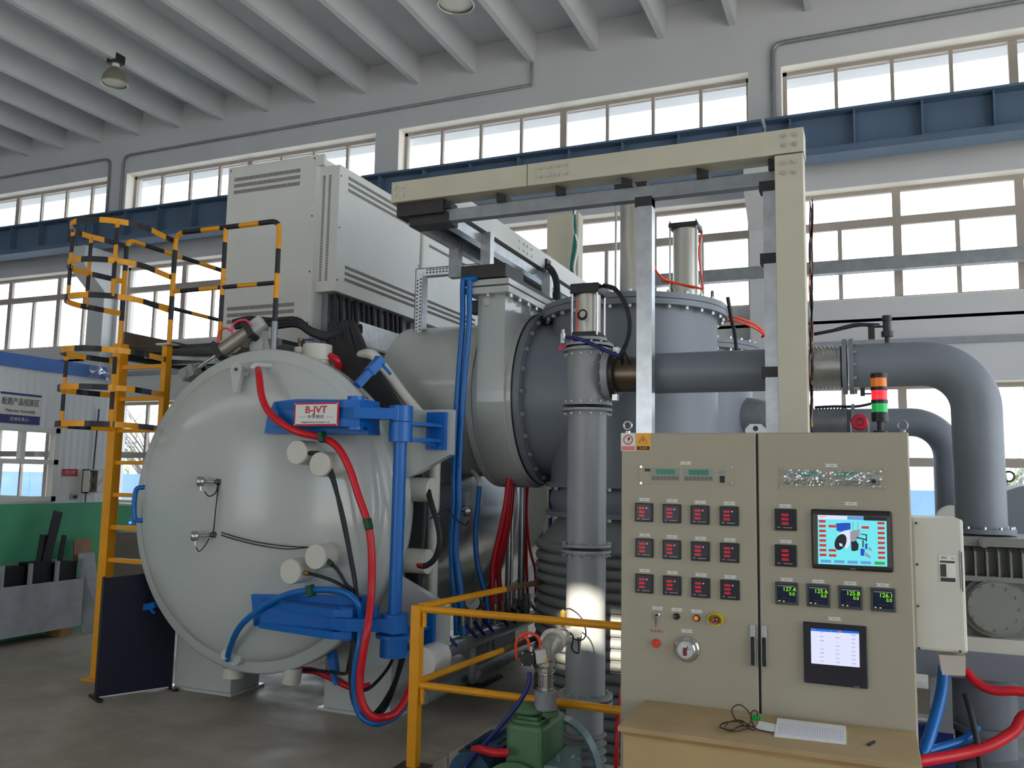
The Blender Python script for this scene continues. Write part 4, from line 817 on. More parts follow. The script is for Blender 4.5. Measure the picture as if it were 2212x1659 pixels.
part('rear_post', B((-3.03, 8.0, 0), (-2.69, 8.15, 4.35)), 'beige', GA)
m = MB()
for cx in (PY(862, 410, 4.9).x, PY(1176, 375, 4.9).x, PY(1214, 370, 4.9).x, PY(1706, 310, 4.9).x):
    for dx in (-.03, .03):
        for z in (3.565, 3.62): m.cyl((cx+dx, 4.9, z), (cx+dx, 4.89, z), .012, n=8)
for dx in (-.03, .03):
    for z in (3.40, 3.46): m.cyl((-.39+dx, 4.9, z), (-.39+dx, 4.89, z), .012, n=8)
for y in (6.35, 6.45, 6.53, 6.63):
    for z in (3.54, 3.6): m.cyl((-2.65, y, z), (-2.643, y, z), .012, n=8)
part('bolts', m, 'bolt', GA)
part('cable_entry', B((-2.655, 6.95, 3.52), (-2.63, 7.05, 3.6)), 'black', GA)
solo('gantry_cable', MB().tube([V(-2.64, 7.0, 3.54), PX(1192, 585, -2.55), PX(1201, 605, -2.5), PX(1204, 640, -2.45), PX(1205, 660, -2.4)], .03, 10), 'rubber', 'thick black cable dropping from the side wireway to the valve', 'cable')
for k in range(3):
    solo('green_cable', MB().tube([PY(1238+k*3, 440, 7.9), PY(1243-k*2, 490, 7.9), PY(1240+k*4, 530, 7.9), PY(1234+k*3, 575, 7.9), PY(1236+k*3, 600, 7.9)], .014, 6), ['clipgreen', 'clipgreen', 'white'][k], ['green cable on the rear beige post, leftmost of the bunch', 'green cable on the rear beige post, middle of the bunch', 'pale cable on the rear beige post, rightmost of the bunch'][k], 'cable')
for k in range(7):
    rnd = random.Random(k); pts = [PY(1750+rnd.uniform(-2, 6), y, 5.06) for y in range(430+k*5, 935, 42)]
    solo('wire', MB().tube(pts, .004, 5, 3), ['rubber', 'redwire', 'rubber', 'galvdull', 'redwire', 'rubber', 'yellow'][k], ['black', 'dark red', 'black', 'grey', 'dark red', 'black', 'yellow'][k]+' thin wire hanging along the right gantry post, '+NTH[k]+' in the bunch', 'wire', 'loose wires on the right gantry post')
# ================================================================ PLATFORM, RAILINGS, LADDER
PZ0 = 2.66
pf = thing('service_platform', 'steel mesh service platform above the furnace carrying transformer cabinets', 'platform', (-4.6, 6.5, 0))
part('deck', B((-5.67, 5.18, PZ0-.03), (-4.1, 5.86, PZ0)), 'darksteel', pf); part('deck', B((-5.67, 5.86, PZ0-.03), (-3.88, 10.0, PZ0)), 'darksteel', pf)
part('edge_beam', B((-5.7, 5.15, PZ0-.11), (-5.64, 10.0, PZ0)), 'darksteel', pf); part('edge_beam', B((-4.45, 5.14, PZ0-.05), (-4.1, 5.18, PZ0)), 'galvdull', pf)
for y in (5.6, 6.2, 6.9): part('cross_beam', B((-5.64, y, PZ0-.09), (-4.12, y+.05, PZ0-.03)), 'galv', pf)
for a, b_ in (((-5.6, 5.3), (-4.7, 5.9)), ((-5.6, 6.0), (-4.9, 6.6))): part('diagonal_brace', MB().bar((a[0], a[1], PZ0-.06), (b_[0], b_[1], PZ0-.06), .03, .03), 'galv', pf)
part('toe_board', B((-5.695, 5.15, PZ0), (-5.68, 8.2, PZ0+.13)), 'bronze', pf)
for x, y in ((-5.62, 9.6), (-3.95, 9.6), (-5.62, 8.3)): part('support_leg', B((x-.05, y-.05, 0), (x+.05, y+.05, PZ0-.03)), 'galvdull', pf)
def striped(parent, pts, r=.02, step=.2, name='rail', off=0, flat=None):
    """tube or strap cut into alternating yellow and black bands along its length"""
    pts = [Vector(p) for p in pts]; L = [0]
    for i in range(1, len(pts)): L.append(L[-1]+(pts[i]-pts[i-1]).length)
    def at(s):
        for i in range(1, len(pts)):
            if s <= L[i] or i == len(pts)-1:
                t = (s-L[i-1])/max(1e-9, L[i]-L[i-1]); return pts[i-1].lerp(pts[i], min(1, t))
    s, k = -off*step, 0
    while s < L[-1]-1e-4:
        a, b_ = max(0, s), min(L[-1], s+step)
        if b_ > a+1e-4:
            seg = [at(a)]+[pts[i] for i in range(len(pts)) if a < L[i] < b_]+[at(b_)]
            m = MB()
            if flat:
                for i in range(len(seg)-1): m.bar(seg[i], seg[i+1], flat[0], flat[1])
            else: m.tube(seg, r, 10, smooth=False)
            part(name+('_yellow_band' if k % 2 == 0 else '_black_band'), m, 'yellow' if k % 2 == 0 else 'stripeblack', parent)
        s += step; k += 1
def rnd_pts(a, c, b_, r=.08): return bend(a, c, b_, r)
ZR = 3.56; ZM = 3.08
# front right railing (in front of the transformer cabinet)
fr = thing('platform_railing', 'yellow and black striped railing in front of the transformer cabinet', 'railing', (-4.6, 5.18, PZ0))
xa, xb, yf = -5.14, -4.11, 5.1
striped(fr, [(xa, yf, PZ0)]+rnd_pts((xa, yf, PZ0), (xa, yf, ZR), (xb, yf, ZR))+rnd_pts((xa, yf, ZR), (xb, yf, ZR), (xb, yf, PZ0))+[(xb, yf, PZ0+.1)], .02, .19, 'rail')
striped(fr, [(xa, yf, ZM), (xb, yf, ZM)], .017, .19, 'mid_rail', .5); striped(fr, [(-4.63, yf, PZ0), (-4.63, yf, ZR)], .018, .21, 'post', .3)
part('post_foot', MB().cyl((xb, yf, PZ0-.12), (xb, yf, PZ0+.12), .024, n=12), 'galvdull', fr)
# left side railing going back
sr = thing('platform_railing', 'yellow and black striped side railing running back behind the ladder cage', 'railing', (-5.67, 6.5, PZ0))
xs_ = -5.67
striped(sr, [(xs_, yf, PZ0)]+rnd_pts((xs_, yf, PZ0), (xs_, yf, ZR), (xs_, 8.1, ZR))+[(xs_, 8.1, ZR)], .02, .21, 'rail')
striped(sr, [(xs_, yf, ZM), (xs_, 8.1, ZM)], .017, .21, 'mid_rail', .4)
for y in (6.55, 8.1): striped(sr, [(xs_, y, PZ0), (xs_, y, ZR)], .018, .4, 'post')
# ladder with safety cage
ld = thing('cage_ladder', 'yellow vertical ladder with striped safety cage left of the furnace', 'ladder', (-5.42, 5.12, 0))
LY = 5.12
part('stringer', B((-5.72, LY-.04, 0), (-5.635, LY+.04, PZ0+.02)), 'yellow', ld); part('stringer', B((-5.2, LY-.03, 0), (-5.15, LY+.03, PZ0)), 'yellow', ld)
part('foot_plate', B((-5.78, LY-.08, 0), (-5.6, LY+.08, .015)), 'yellow', ld); part('head_plate', B((-5.24, LY-.06, PZ0-.015), (-5.1, LY+.06, PZ0)), 'galv', ld)
rg = None
for k in range(10):
    z = .16+k*.258
    if rg is None: rg = part('rung', B((-5.64, LY-.02, z-.016), (-5.2, LY+.02, z+.016)), 'yellow', ld); z0_ = z
    else: clone(rg, ld, (0, 0, z-z0_))
def hoop(z, off, par):
    cx_, cy_, r = -5.4, 4.74, .315; pts = [(-5.67, LY-.03, z)]
    pts += [(cx_-r*math.cos(a), cy_-r*math.sin(a), z) for a in [-.35+(PI+.7)*i/26 for i in range(27)]]+[(-5.16, LY-.03, z)]
    striped(par, pts, step=.2, name='hoop', off=off, flat=(.008, .042))
for i, z in enumerate((1.98, 2.25, 2.53)): hoop(z, i*.3, ld)
for i, z in enumerate((2.93, 3.2, 3.5)): hoop(z, i*.4+.2, ld)
for a, zz in ((.35, (1.96, 2.53)), (2.6, (1.96, 2.53)), (-.15, (2.93, 3.5)), (.5, (2.93, 3.5)), (2.45, (2.93, 3.5))):
    if zz[0] < 2 and a == 1.2: continue
    x, y = -5.4-.317*math.cos(a), 4.74-.317*math.sin(a)
    striped(ld, [(x, y, zz[0]), (x, y, zz[1])], step=.13, name='strap', flat=(.035, .008))
# ================================================================ TRANSFORMER CABINETS
def slots(par, o, u, v, nu, rows, du=.0135, w=.005, h=.034, dv=.06):
    nrm = Vector(u).cross(Vector(v)).normalized()
    for r_ in range(rows):
        m = MB()
        for k in range(nu):
            c = Vector(o)+Vector(u)*(k*du)+Vector(v)*(r_*dv); m.obox(c, u, v, nrm, (w/2, h/2, .0012))
        part('vent_slots', m, 'slot', par, kind='stuff')
t1 = thing('transformer_cabinet', 'tall beige transformer cabinet with vent slots behind the striped railing', 'cabinet', (-4.95, 6.5, PZ0))
Y1 = 6.0; a, b_ = PY(497, 362, Y1), PY(690, 338, Y1); zt = (a.z+b_.z)/2
part('casing', B((-5.42, Y1, PZ0), (b_.x, 7.6, zt)), 'trafo', t1, bevel=.004); part('panel', B((-5.44, Y1-.012, PZ0+.05), (b_.x-.01, Y1, zt+.005)), 'trafo', t1, bevel=.003)
X_, Z_ = V(1, 0, 0), V(0, 0, 1)
slots(t1, (-5.36, Y1-.0135, zt-.24), X_, Z_, 55, 3); slots(t1, (-5.36, Y1-.0135, 3.0), X_, Z_, 55, 3)
for z in (3.2, 3.75): part('pressed_crease', B((-5.42, Y1-.0135, z), (b_.x-.03, Y1-.0115, z+.03)), 'trafo', t1)
m = MB()
for x in (-5.41, b_.x-.04):
    for z in (2.95, 3.4, 3.9, zt-.03): m.cyl((x, Y1-.012, z), (x, Y1-.017, z), .008, n=8)
part('screws', m, 'knob', t1)
part('top_angle', B((b_.x-.02, Y1-.01, zt-.1), (b_.x+.06, Y1+.02, zt)), 'trafo', t1)
t2_ = thing('transformer_cabinet', 'white transformer cabinet box with slotted side, right of the beige one', 'cabinet', (-4.4, 6.9, PZ0))
Y2 = 6.03; XR2 = PY(735, 355, Y2).x; q0 = PY(692, 357, Y2); zt2, zb2 = PY(732, 355, Y2).z, PY(722, 628, Y2).z; YB = PX(910, 445, XR2).y
part('casing', B((q0.x, Y2, zb2), (XR2, YB, zt2)), 'trafo', t2_, bevel=.004)
slots(t2_, (q0.x+.05, Y2-.001, zb2+.1), Z_, -X_, 66, 2, .0145, .006, .026, -.062)
Yv = V(0, 1, 0)
slots(t2_, (XR2+.001, Y2+.14, zt2-.19), Yv, Z_, 88, 3, .0145, .006, .03, .055); slots(t2_, (XR2+.001, Y2+.14, zb2+.13), Yv, Z_, 88, 3, .0145, .006, .03, .055)
m = MB()
for y in (Y2+.02, YB-.02):
    for z in (zb2+.1, (zb2+zt2)/2, zt2-.1): m.cyl((XR2, y, z), (XR2+.006, y, z), .007, n=8)
part('screws', m, 'knob', t2_)
part('plinth', B((q0.x-.2, Y2+.1, PZ0), (XR2-.14, YB, zb2)), 'galvdull', t2_)
t3 = thing('transformer_cabinet', 'furthest white transformer cabinet behind the perforated cable bracket', 'cabinet', (-4.4, 8.6, PZ0))
part('casing', B((q0.x, YB+.07, zb2), (XR2, 9.6, zt2-.02)), 'trafo', t3, bevel=.004); part('side_strip', B((XR2-.06, YB, zb2-.1), (XR2+.004, YB+.07, zt2-.02)), 'beige', t3)
slots(t3, (XR2+.001, YB+.2, zt2-.3), Yv, Z_, 80, 1, .0145, .006, .03, .055); slots(t3, (XR2+.001, YB+.2, zb2+.13), Yv, Z_, 80, 3, .0145, .006, .03, .055); part('plinth', B((q0.x, YB+.1, PZ0), (XR2-.14, 9.5, zb2)), 'galvdull', t3)
slots(t3, (XR2+.0045, YB+.02, zb2+.05), Z_, -Yv, 70, 1, .0145, .006, .03, .05)
# cables dropping from the white cabinet into the tray
for k in range(12):
    y = Y2+.1+k*.105+.02*math.sin(k*5)
    solo('drop_cable', MB().tube([(XR2-.07, y, zb2+.02), (XR2-.06, y+.01, zb2-.2), (XR2-.03+.02*math.sin(k*3), y+.02, PZ0+.12)], .022, 8, 3), 'rubber', 'black cable dropping from the white transformer cabinet, '+NTH[k]+' from the front', 'cable', 'black drop cables under the white transformer cabinet')
for k in range(4):
    y = Y2+.16+k*.3; solo('bus_bar', B((XR2-.12, y, PZ0+.05), (XR2-.11, y+.05, zb2+.01)), 'galv', 'flat metal bar behind the drop cables, '+NTH[k]+' from the front', 'bar', 'flat bars under the white transformer cabinet')
tr = thing('cable_tray', 'galvanised cable tray with black mouth under the white transformer cabinet', 'tray', (-3.8, 6.3, PZ0))
A_ = [PX(778, 697, -3.93), PX(890, 727, -3.93)]; y0, y1 = 5.93, 7.0
zt_ = PX(778, 697, -3.9).z
part('side_plate', B((-3.9, 5.9, PZ0+.06), (-3.885, 7.1, PZ0+.25)), 'galv', tr); part('bottom', B((-4.2, 5.9, PZ0+.04), (-3.885, 7.1, PZ0+.06)), 'galvdull', tr); part('mouth', B((-4.2, 5.9, PZ0+.1), (-3.9, 5.92, PZ0+.25)), 'black', tr); part('support_rail', B((-3.97, 5.8, PZ0), (-3.9, 7.1, PZ0+.03)), 'pipegrey', tr)
# perforated bracket channel
pb_ = thing('perforated_channel', 'perforated cable channel bent at a right angle in front of the white cabinet', 'channel', (-3.3, 6.0, 2.8))
m = MB(); hm = MB(); xc, yc_ = PY(905, 650, 6.0).x, 6.0
z0b, z1b = PY(895, 722, 6.0).z, PY(905, 580, 6.0).z
part('upright', MB().box((xc-.04, yc_, z0b), (xc-.034, yc_+.08, z1b)).box((xc-.04, yc_, z0b), (xc+.03, yc_+.006, z1b-.06)).box((xc+.026, yc_, z0b), (xc+.032, yc_+.08, z1b-.07)), 'galv', pb_)
part('arm', MB().box((xc-.04, yc_, z1b-.006), (-2.86, yc_+.08, z1b)).box((xc-.04, yc_, z1b-.06), (-2.86, yc_+.006, z1b)).box((xc+.03, yc_, z1b-.066), (-2.86, yc_+.08, z1b-.06)), 'galv', pb_)
for k in range(16):
    z = z0b+.02+k*.03
    if z < z1b-.08:
        for d_ in (-.018, .012): hm.box((xc+d_-.008, yc_-.001, z+(.01 if d_ > 0 else 0)), (xc+d_+.008, yc_+.0005, z+.012+(.01 if d_ > 0 else 0)))
for k in range(16):
    x = xc+.06+k*.03
    if x < -2.88:
        for d_ in (-.018, -.042): hm.box((x, yc_-.001, z1b+d_-.006), (x+.016, yc_+.0005, z1b+d_+.006))
part('slot_holes', hm, 'slot', pb_, kind='stuff')
# blue water pipes in front of the gate valve
for k, (x0, x1, x2, lab) in enumerate(((1000, 981, 983, 'left of two tall blue water pipes beside the gate valve'), (1014, 992, 994, 'right of two tall blue water pipes beside the gate valve'))):
    L = [PY(1030, 601, 5.5), PY(x0+8, 603, 5.5), PY(x0, 612, 5.5), PY(x0-1, 700, 5.5), PY((x0+x1)/2-1, 830, 5.5), PY(x1, 1000, 5.5), PY(x1-1, 1090, 5.5), PY(x1-6-k*2, 1180, 5.5), PY(x1+(2 if k else -2), 1260, 5.5), PY(985+k*12, 1320, 5.45), PY(986+k*14, 1372, 5.4)]
    solo('water_pipe', MB().tube(L, .021, 10, 6), 'bluehose', lab, 'pipe')
# ================================================================ CONTROL CABINET
YC = 3.85
cx0, cx1, ctop = PY(1341, 934, YC).x, PY(1963, 934, YC).x, PY(1650, 934, YC).z
CB = thing('control_cabinet', 'beige two door control cabinet full of meters and screens', 'cabinet', ((cx0+cx1)/2, 4.1, 0))
part('body', B((cx0, YC+.02, .05), (cx1, 4.32, ctop)), 'cabinet', CB, bevel=.004)
part('plinth', B((cx0+.02, YC+.05, 0), (cx1-.02, 4.3, .05)), 'black', CB)
gx = PY(1636.5, 1100, YC).x
dl = part('door', B((cx0+.004, YC, .08), (gx-.005, YC+.02, ctop-.004)), 'cabinet', CB, 'left beige door', .004)
dr = part('door', B((gx+.005, YC, .08), (cx1-.004, YC+.02, ctop-.004)), 'cabinet', CB, 'right beige door', .004)
part('door_gap', B((gx-.006, YC+.012, .08), (gx+.006, YC+.021, ctop-.006)), 'black', CB)
F = lambda x, y, Y=YC: PY(x, y, Y)
def plate(x0, y0, x1, y1, t=.004, Y=YC):
    a, b = F(x0, y0), F(x1, y1); return B((a.x, Y-t, b.z), (b.x, Y, a.z))
def cplate(x, y, w, h, t=.004, Y=YC):
    c = F(x, y); return B((c.x-w/2, Y-t, c.z-h/2), (c.x+w/2, Y, c.z+h/2))
def copy_tree(o, parent, d):
    c = o.copy(); COL.objects.link(c); c.parent = parent; c.location = Vector(o.location)+Vector(d); ROOT[c] = ROOT[parent]
    for ch in list(o.children):
        g = ch.copy(); COL.objects.link(g); g.parent = c
    return c
def tagplate(x, y, w=.05, body=None):
    o = part('name_tag', cplate(x, y, w, .0138, .0015), 'white', CB); c = F(x, y)
    m = MB()
    for s in (-1, 1): m.cyl((c.x+s*w*.44, YC-.0015, c.z), (c.x+s*w*.44, YC-.0028, c.z), .0022, n=6)
    part('tag_screws', m, 'knob', o)
    text(body or '电流电压表', .0046, (c.x, YC-.0017, c.z), (1, 0, 0), (0, 0, 1), 'slot', o, 'tag_text', .0002)
    return o
tags = None
def tag_at(x, y, w=.05):
    global tags
    if tags is None: tags = (tagplate(x, y, w), F(x, y)); return
    copy_tree(tags[0], CB, F(x, y)-tags[1])
X1, Z1 = (1, 0, 0), (0, 0, 1)
def meter(x, y, w, big):
    c = F(x, y); h = w*1.03; o = part('panel_meter', cplate(x, y, w, h, .012), 'black', CB, bevel=.002)
    part('display', cplate(x, y, w*.84, h*.84, .0128), 'scrdarkblue', o)
    rows = ('0000', '0000', '0000')
    for k, r in enumerate(rows): text(r, w*.175, (c.x-w*(.12 if not big else .02), YC-.0131, c.z+h*(.22-.2*k)), X1, Z1, 'led', o, 'digits', .0003, sx=.95)
    if not big: part('indicator', MB().cyl((c.x+w*.16, YC-.0128, c.z+h*.235), (c.x+w*.16, YC-.0136, c.z+h*.235), w*.035, n=10), 'ledhot', o)
    text('CHB', w*.07, (c.x-w*.32, YC-.0131, c.z-h*.36), X1, Z1, 'paper', o, 'maker_mark', .0002)
    m = MB()
    for k in range(4): m.box((c.x+w*(-.1+k*.11), YC-.0132, c.z-h*.375), (c.x+w*(-.03+k*.11), YC-.0127, c.z-h*.35))
    part('button_marks', m, 'paper', o, kind='stuff'); return o, c
R1 = [(1392.1, 1106.7), (1451.9, 1109.3), (1512.7, 1112.2), (1575.6, 1114.6), (1392.8, 1183.3), (1451.9, 1187), (1513.4, 1190.6), (1576.6, 1193.7), (1392.6, 1260.3), (1452.4, 1264.6), (1514.1, 1269.4), (1577.3, 1273.8)]
p0 = None
for k, (x, y) in enumerate(R1):
    if p0 is None: p0 = meter(x, y, .0815, False)
    else: copy_tree(p0[0], CB, F(x, y)-p0[1])
    tag_at(x, y-27.5)
p0 = meter(1697.4, 1122.6, .0885, True); copy_tree(p0[0], CB, F(1697.6, 1200)-p0[1]); tag_at(1696, 1093); tag_at(1697.6, 1170)
def controller(x, y, val):
    w = .092; c = F(x, y); o = part('temperature_controller', cplate(x, y, w, w*1.02, .014), 'ctrlgrey', CB, bevel=.003); part('display', cplate(x, y-1, w*.82, w*.8, .0148), 'ctrlblue', o)
    part('glare_bar', B((c.x-w*.38, YC-.0152, c.z+w*.32), (c.x+w*.36, YC-.0147, c.z+w*.37)), 'galvdull', o)
    text(val, w*.26, (c.x+w*.12, YC-.0152, c.z+w*.2), X1, Z1, 'ledgreen', o, 'digits', .0003); text('0.0', w*.2, (c.x+w*.24, YC-.0152, c.z-w*.0), X1, Z1, 'ledgreen', o, 'digits', .0003)
    text('prog  run', w*.1, (c.x, YC-.0152, c.z-w*.2), X1, Z1, 'dimred', o, 'digits', .0003)
    m = MB(); m.box((c.x-w*.36, YC-.0152, c.z-w*.35), (c.x-w*.28, YC-.0146, c.z-w*.32)); m.box((c.x-w*.16, YC-.0152, c.z-w*.36), (c.x-w*.09, YC-.0146, c.z-w*.33)); part('indicator_lights', m, 'ledyellow', o, kind='stuff')
for x, y, v, ly in ((1699.7, 1281.5, '127.4', 1252.3), (1767.9, 1286.1, '125.6', 1256), (1837, 1290.7, '125.8', 1260), (1907.8, 1295.3, '126.1', 1264)):
    controller(x, y, v); tag_at(x-.5, ly, .045)
# rack instruments
def rack(pl, units, film):
    o = part('vacuum_gauge_unit', plate(*pl, .003), 'cabinet', CB)
    m = MB(); (x0, y0, x1, y1) = pl
    for x in (x0+3.5, x1-3):
        for y in (y0+1.5 if x > x0+10 else y0+1, y1-3): c = F(x, y); m.cyl((c.x, YC-.003, c.z), (c.x, YC-.007, c.z), .0055, n=10)
    part('rack_screws', m, 'chrome', o)
    for (a, b, c_, d), lc in units:
        part('instrument_face', plate(a, b, c_, d, .0045), 'ctrlface', o); part('lcd', plate(*lc, .005), 'lcdteal', o)
        m = MB(); n = 7
        for k in range(n): x = a+2+(c_-a-4)*k/n; q = plate(x, b+(d-b)*.62, x+(c_-a-4)/n-1.2, d-2.5, .005); m.add(q)
        part('key_row', m, 'knoblight', o, kind='stuff')
        if film:
            mm = MB(); p, q = F(a-1, b), F(c_+2, d); rn = random.Random(int(a)); nx, nz = 26, 10; g = {}
            for i in range(nx+1):
                for j in range(nz+1): g[i, j] = V(p.x+(q.x-p.x)*i/nx, YC-.0075-rn.uniform(0, .006), q.z+(p.z-q.z)*j/nz)
            for i in range(nx):
                for j in range(nz): mm.face([g[i, j], g[i+1, j], g[i+1, j+1], g[i, j+1]])
            part('crinkled_film', mm, 'film', o, 'crinkled protective film')
    return o
o = rack((1382, 1007.3, 1584.5, 1046.6), (((1407.3, 1010.4, 1469.5, 1039.4), (1417.4, 1013.3, 1459.1, 1025)), ((1477.7, 1011.5, 1541.9, 1040.4), (1488, 1014.5, 1530.8, 1026.4))), False)
part('rocker_switch', plate(1555.6, 1027.8, 1566, 1042.8, .008), 'black', o); part('maker_label', plate(1393, 1012, 1405, 1018.5, .0036), 'slot', o); part('rating_label', plate(1552, 1016, 1569, 1024, .0036), 'ctrlface', o)
o = rack((1684.6, 1011.4, 1914.7, 1055.5), (((1694.8, 1014.5, 1785.2, 1049.5), (1723.7, 1017.7, 1774.3, 1029)), ((1793.6, 1015.7, 1904.5, 1052), (1804.5, 1019.4, 1852.7, 1032))), True)
c = F(1887.2, 1039.9); part('knob', MB().cyl((c.x, YC-.004, c.z), (c.x, YC-.016, c.z), .009, n=14), 'black', o)
tag_at(1481, 1000.3); tag_at(1796, 1005.5); tag_at(1838.2, 1088.1, .046)
# touch screen
hm = part('touch_screen', plate(1752.1, 1099, 1930, 1237, .016), 'black', CB, 'black framed touch screen', .008)
part('bezel', plate(1756, 1110, 1927, 1226, .0175), 'bezel', hm)
HY_ = YC-.018
def HS(zx, zy): return PY(1735+zx/10.705, 1090+zy/10.705, HY_)
def hq(name, pts, mt, t=.0003, kind=None):
    m = MB(); m.prism([HS(*p) for p in pts], (0, -t, 0)); return part(name, m, mt, hm, kind=kind)
hq('screen_image', [(335, 240), (345, 1370), (1945, 1435), (1925, 305)], 'scrcyan', .0002)
hq('header_bar', [(335, 240), (337, 335), (1395, 355), (1395, 270)], 'scrwhite'); hq('header_blue', [(1020, 265), (1020, 345), (1395, 358), (1395, 275)], 'scrlight', .0004); hq('header_dark', [(1395, 275), (1397, 365), (1927, 380), (1925, 300)], 'scrdark', .0004)
text('B-JVT', .0115, HS(455, 282)-V(0, .0006, 0), X1, Z1, 'scrred', hm, 'logo_text', .0002)
rm = MB()
for k in range(8):
    for (xa, xb, y, dx) in ((362, 520, 355+k*111, k*2.6), (1718, 1882, 400+k*114, k*2)):
        rm.prism([HS(xa+dx, y), HS(xa+dx, y+58), HS(xb+dx, y+62), HS(xb+dx, y+4)], (0, -.0006, 0))
for xa, y in ((585, 468), (1350, 497), (592, 1025), (595, 1145)): rm.prism([HS(xa, y), HS(xa, y+58), HS(xa+172, y+64), HS(xa+172, y+6)], (0, -.0006, 0))
part('status_boxes', rm, 'scrred', hm, kind='stuff')
bm_ = MB()
for k in range(4): bm_.prism([HS(405+k*308, 1270+k*12), HS(410+k*308, 1335+k*12), HS(648+k*308, 1345+k*12), HS(645+k*308, 1280+k*12)], (0, -.0006, 0))
part('menu_buttons', bm_, 'scrlight', hm, kind='stuff'); hq('menu_button_green', [(1650, 1315), (1650, 1385), (1890, 1395), (1890, 1325)], 'scrgreen', .0006)
hq('drawing_blue', [(755, 435), (775, 600), (860, 630), (955, 600), (1095, 570), (1095, 425), (965, 420)], 'scrblue', .0005)
hq('drawing_shell', [(800, 680), (1000, 600), (1110, 600), (1090, 900), (990, 1040), (950, 850)], 'scrwhite', .0005)
hq('drawing_tank', [(1085, 630), (1090, 830), (1150, 850), (1225, 830), (1300, 730), (1315, 580), (1210, 590), (1150, 600)], 'scrgrey', .0007)
el_ = [(865+135*math.cos(a)*1.0+(-40*math.sin(a)), 865+185*math.sin(a)) for a in [2*PI*i/28 for i in range(28)]]; hq('drawing_door', el_, 'scrdark', .0008)
hq('drawing_plate', [(830, 890), (845, 955), (915, 970), (900, 905)], 'scrwhite', .0009)
hq('drawing_pump', [(1100, 845), (1115, 1065), (1190, 1075), (1270, 1050), (1285, 930), (1225, 830), (1160, 855)], 'scrdark', .0008)
for pts in ([(1235, 745), (1235, 775), (1475, 830), (1475, 800)], [(1330, 670), (1330, 690), (1475, 715), (1475, 690)], [(1450, 690), (1450, 860), (1475, 860), (1475, 690)], [(1370, 820), (1370, 990), (1400, 990), (1400, 820)]): hq('drawing_pipe', pts, 'scrdark', .0008)
for pts in ([(1325, 1010), (1325, 1175), (1410, 1190), (1425, 1030)], [(1430, 900), (1430, 1020), (1480, 1035), (1490, 900)]): hq('drawing_motor', pts, 'scrblue', .0009)
for pts in ([(1440, 1090), (1435, 1190), (1560, 1245), (1560, 1200), (1500, 1150)], [(1510, 970), (1505, 1040), (1600, 1080), (1560, 1000)]): hq('drawing_box', pts, 'scrgrey', .0009)
for dx in (1150, 1265): hq('drawing_rod', [(dx-8, 390), (dx-8, 590), (dx+8, 590), (dx+8, 390)], 'scrgrey', .0006)
text('WEINVIEW', .0045, HS(1150, 1490)-V(0, -.0005, 0), X1, Z1, 'paper', hm, 'maker_text', .0002)
# paperless recorder
rc = part('chart_recorder', plate(1735.6, 1341.8, 1874.9, 1487, .018), 'recblack', CB, 'black chart recorder', .004); RY = YC-.0186
def RS(zx, zy): return PY(1730+zx/9.756, 1330+zy/9.756, RY)
def rq(name, pts, mt, t=.0003): return part(name, MB().prism([RS(*p) for p in pts], (0, -t, 0)), mt, rc)
rq('screen', [(208, 262), (220, 1005), (1240, 1090), (1225, 340)], 'scrwhite', .0002); rq('title_bar', [(208, 262), (210, 318), (1226, 385), (1225, 338)], 'scrbluebright', .0004)
rq('title_icon', [(612, 305), (612, 335), (648, 338), (648, 308)], 'scrgreen', .0006); rq('title_icon', [(762, 312), (762, 345), (800, 348), (800, 315)], 'scrgreen', .0006); rq('title_icon', [(812, 315), (812, 348), (855, 352), (855, 318)], 'scrpink', .0006)
for cxz, col in ((440, ('8.3*', '1.0E-1', '128.8', '-.---', '127.6', '128.8', '126.7', '115.7')), (770, ('7.3*', '7.9E-6', '-.---', '143.5', '127.1', '125.8', '125.5', '117.8')), (1110, ('9.5E-6', '1.0E-1', '36.2', '127.7', '125.7', '125.7', '118.5', '116.8'))):
    for k, s in enumerate(col):
        text(s, .0075, RS(cxz, 355+k*86+(cxz-440)*.085)-V(0, .0004, 0), X1, Z1, 'scrred' if k == 0 and cxz < 1000 else 'scrink', rc, 'reading', .0001)
text('Numeric', .004, RS(270, 287)-V(0, .0006, 0), X1, Z1, 'scrwhite', rc, 'title_text', .0001)
part('eject_tab', plate(1845.5, 1480, 1857, 1483, .0195), 'galvdull', rc); part('flap_seam', plate(1739, 1441, 1871, 1441.7, .0188), 'black', rc); tag_at(1802.6, 1336.8, .044)
# small operators
for x, y in ((1420.2, 1313.8), (1461.7, 1316.9), (1504.8, 1320.5), (1483.5, 1363)): tag_at(x, y, .042)
def rnd(name, x, y, prof, mt, par=None): c = F(x, y); return part(name, MB().hard(prof, (c.x, YC, c.z), (0, -1, 0), 24), mt, par or CB)
k_ = rnd('key_switch', 1419.9, 1327.6, [(0, .0135), (.006, .0135), (.008, .011)], 'chrome'); rnd('key_barrel', 1419, 1328, [(.006, .007), (.012, .006)], 'black', k_)
c = F(1417, 1339); part('hanging_keys', MB().box((c.x-.002, YC-.012, c.z-.03), (c.x+.002, YC-.011, c.z+.015)).box((c.x-.004, YC-.013, c.z-.012), (c.x+.005, YC-.012, c.z+.004)), 'bronze', k_)
k_ = rnd('selector_knob', 1461.7, 1331.3, [(0, .0145), (.006, .0145), (.006, .0125), (.016, .0115)], 'black'); c = F(1459, 1330); part('pointer', B((c.x-.003, YC-.017, c.z-.001), (c.x+.003, YC-.0158, c.z+.001)), 'white', k_)
k_ = rnd('pilot_lamp', 1504.8, 1335, [(0, .0148), (.007, .0148), (.007, .011)], 'black'); rnd('lamp_lens', 1504.4, 1335, [(.006, .0105), (.012, .0095)], 'lampamber2', k_)
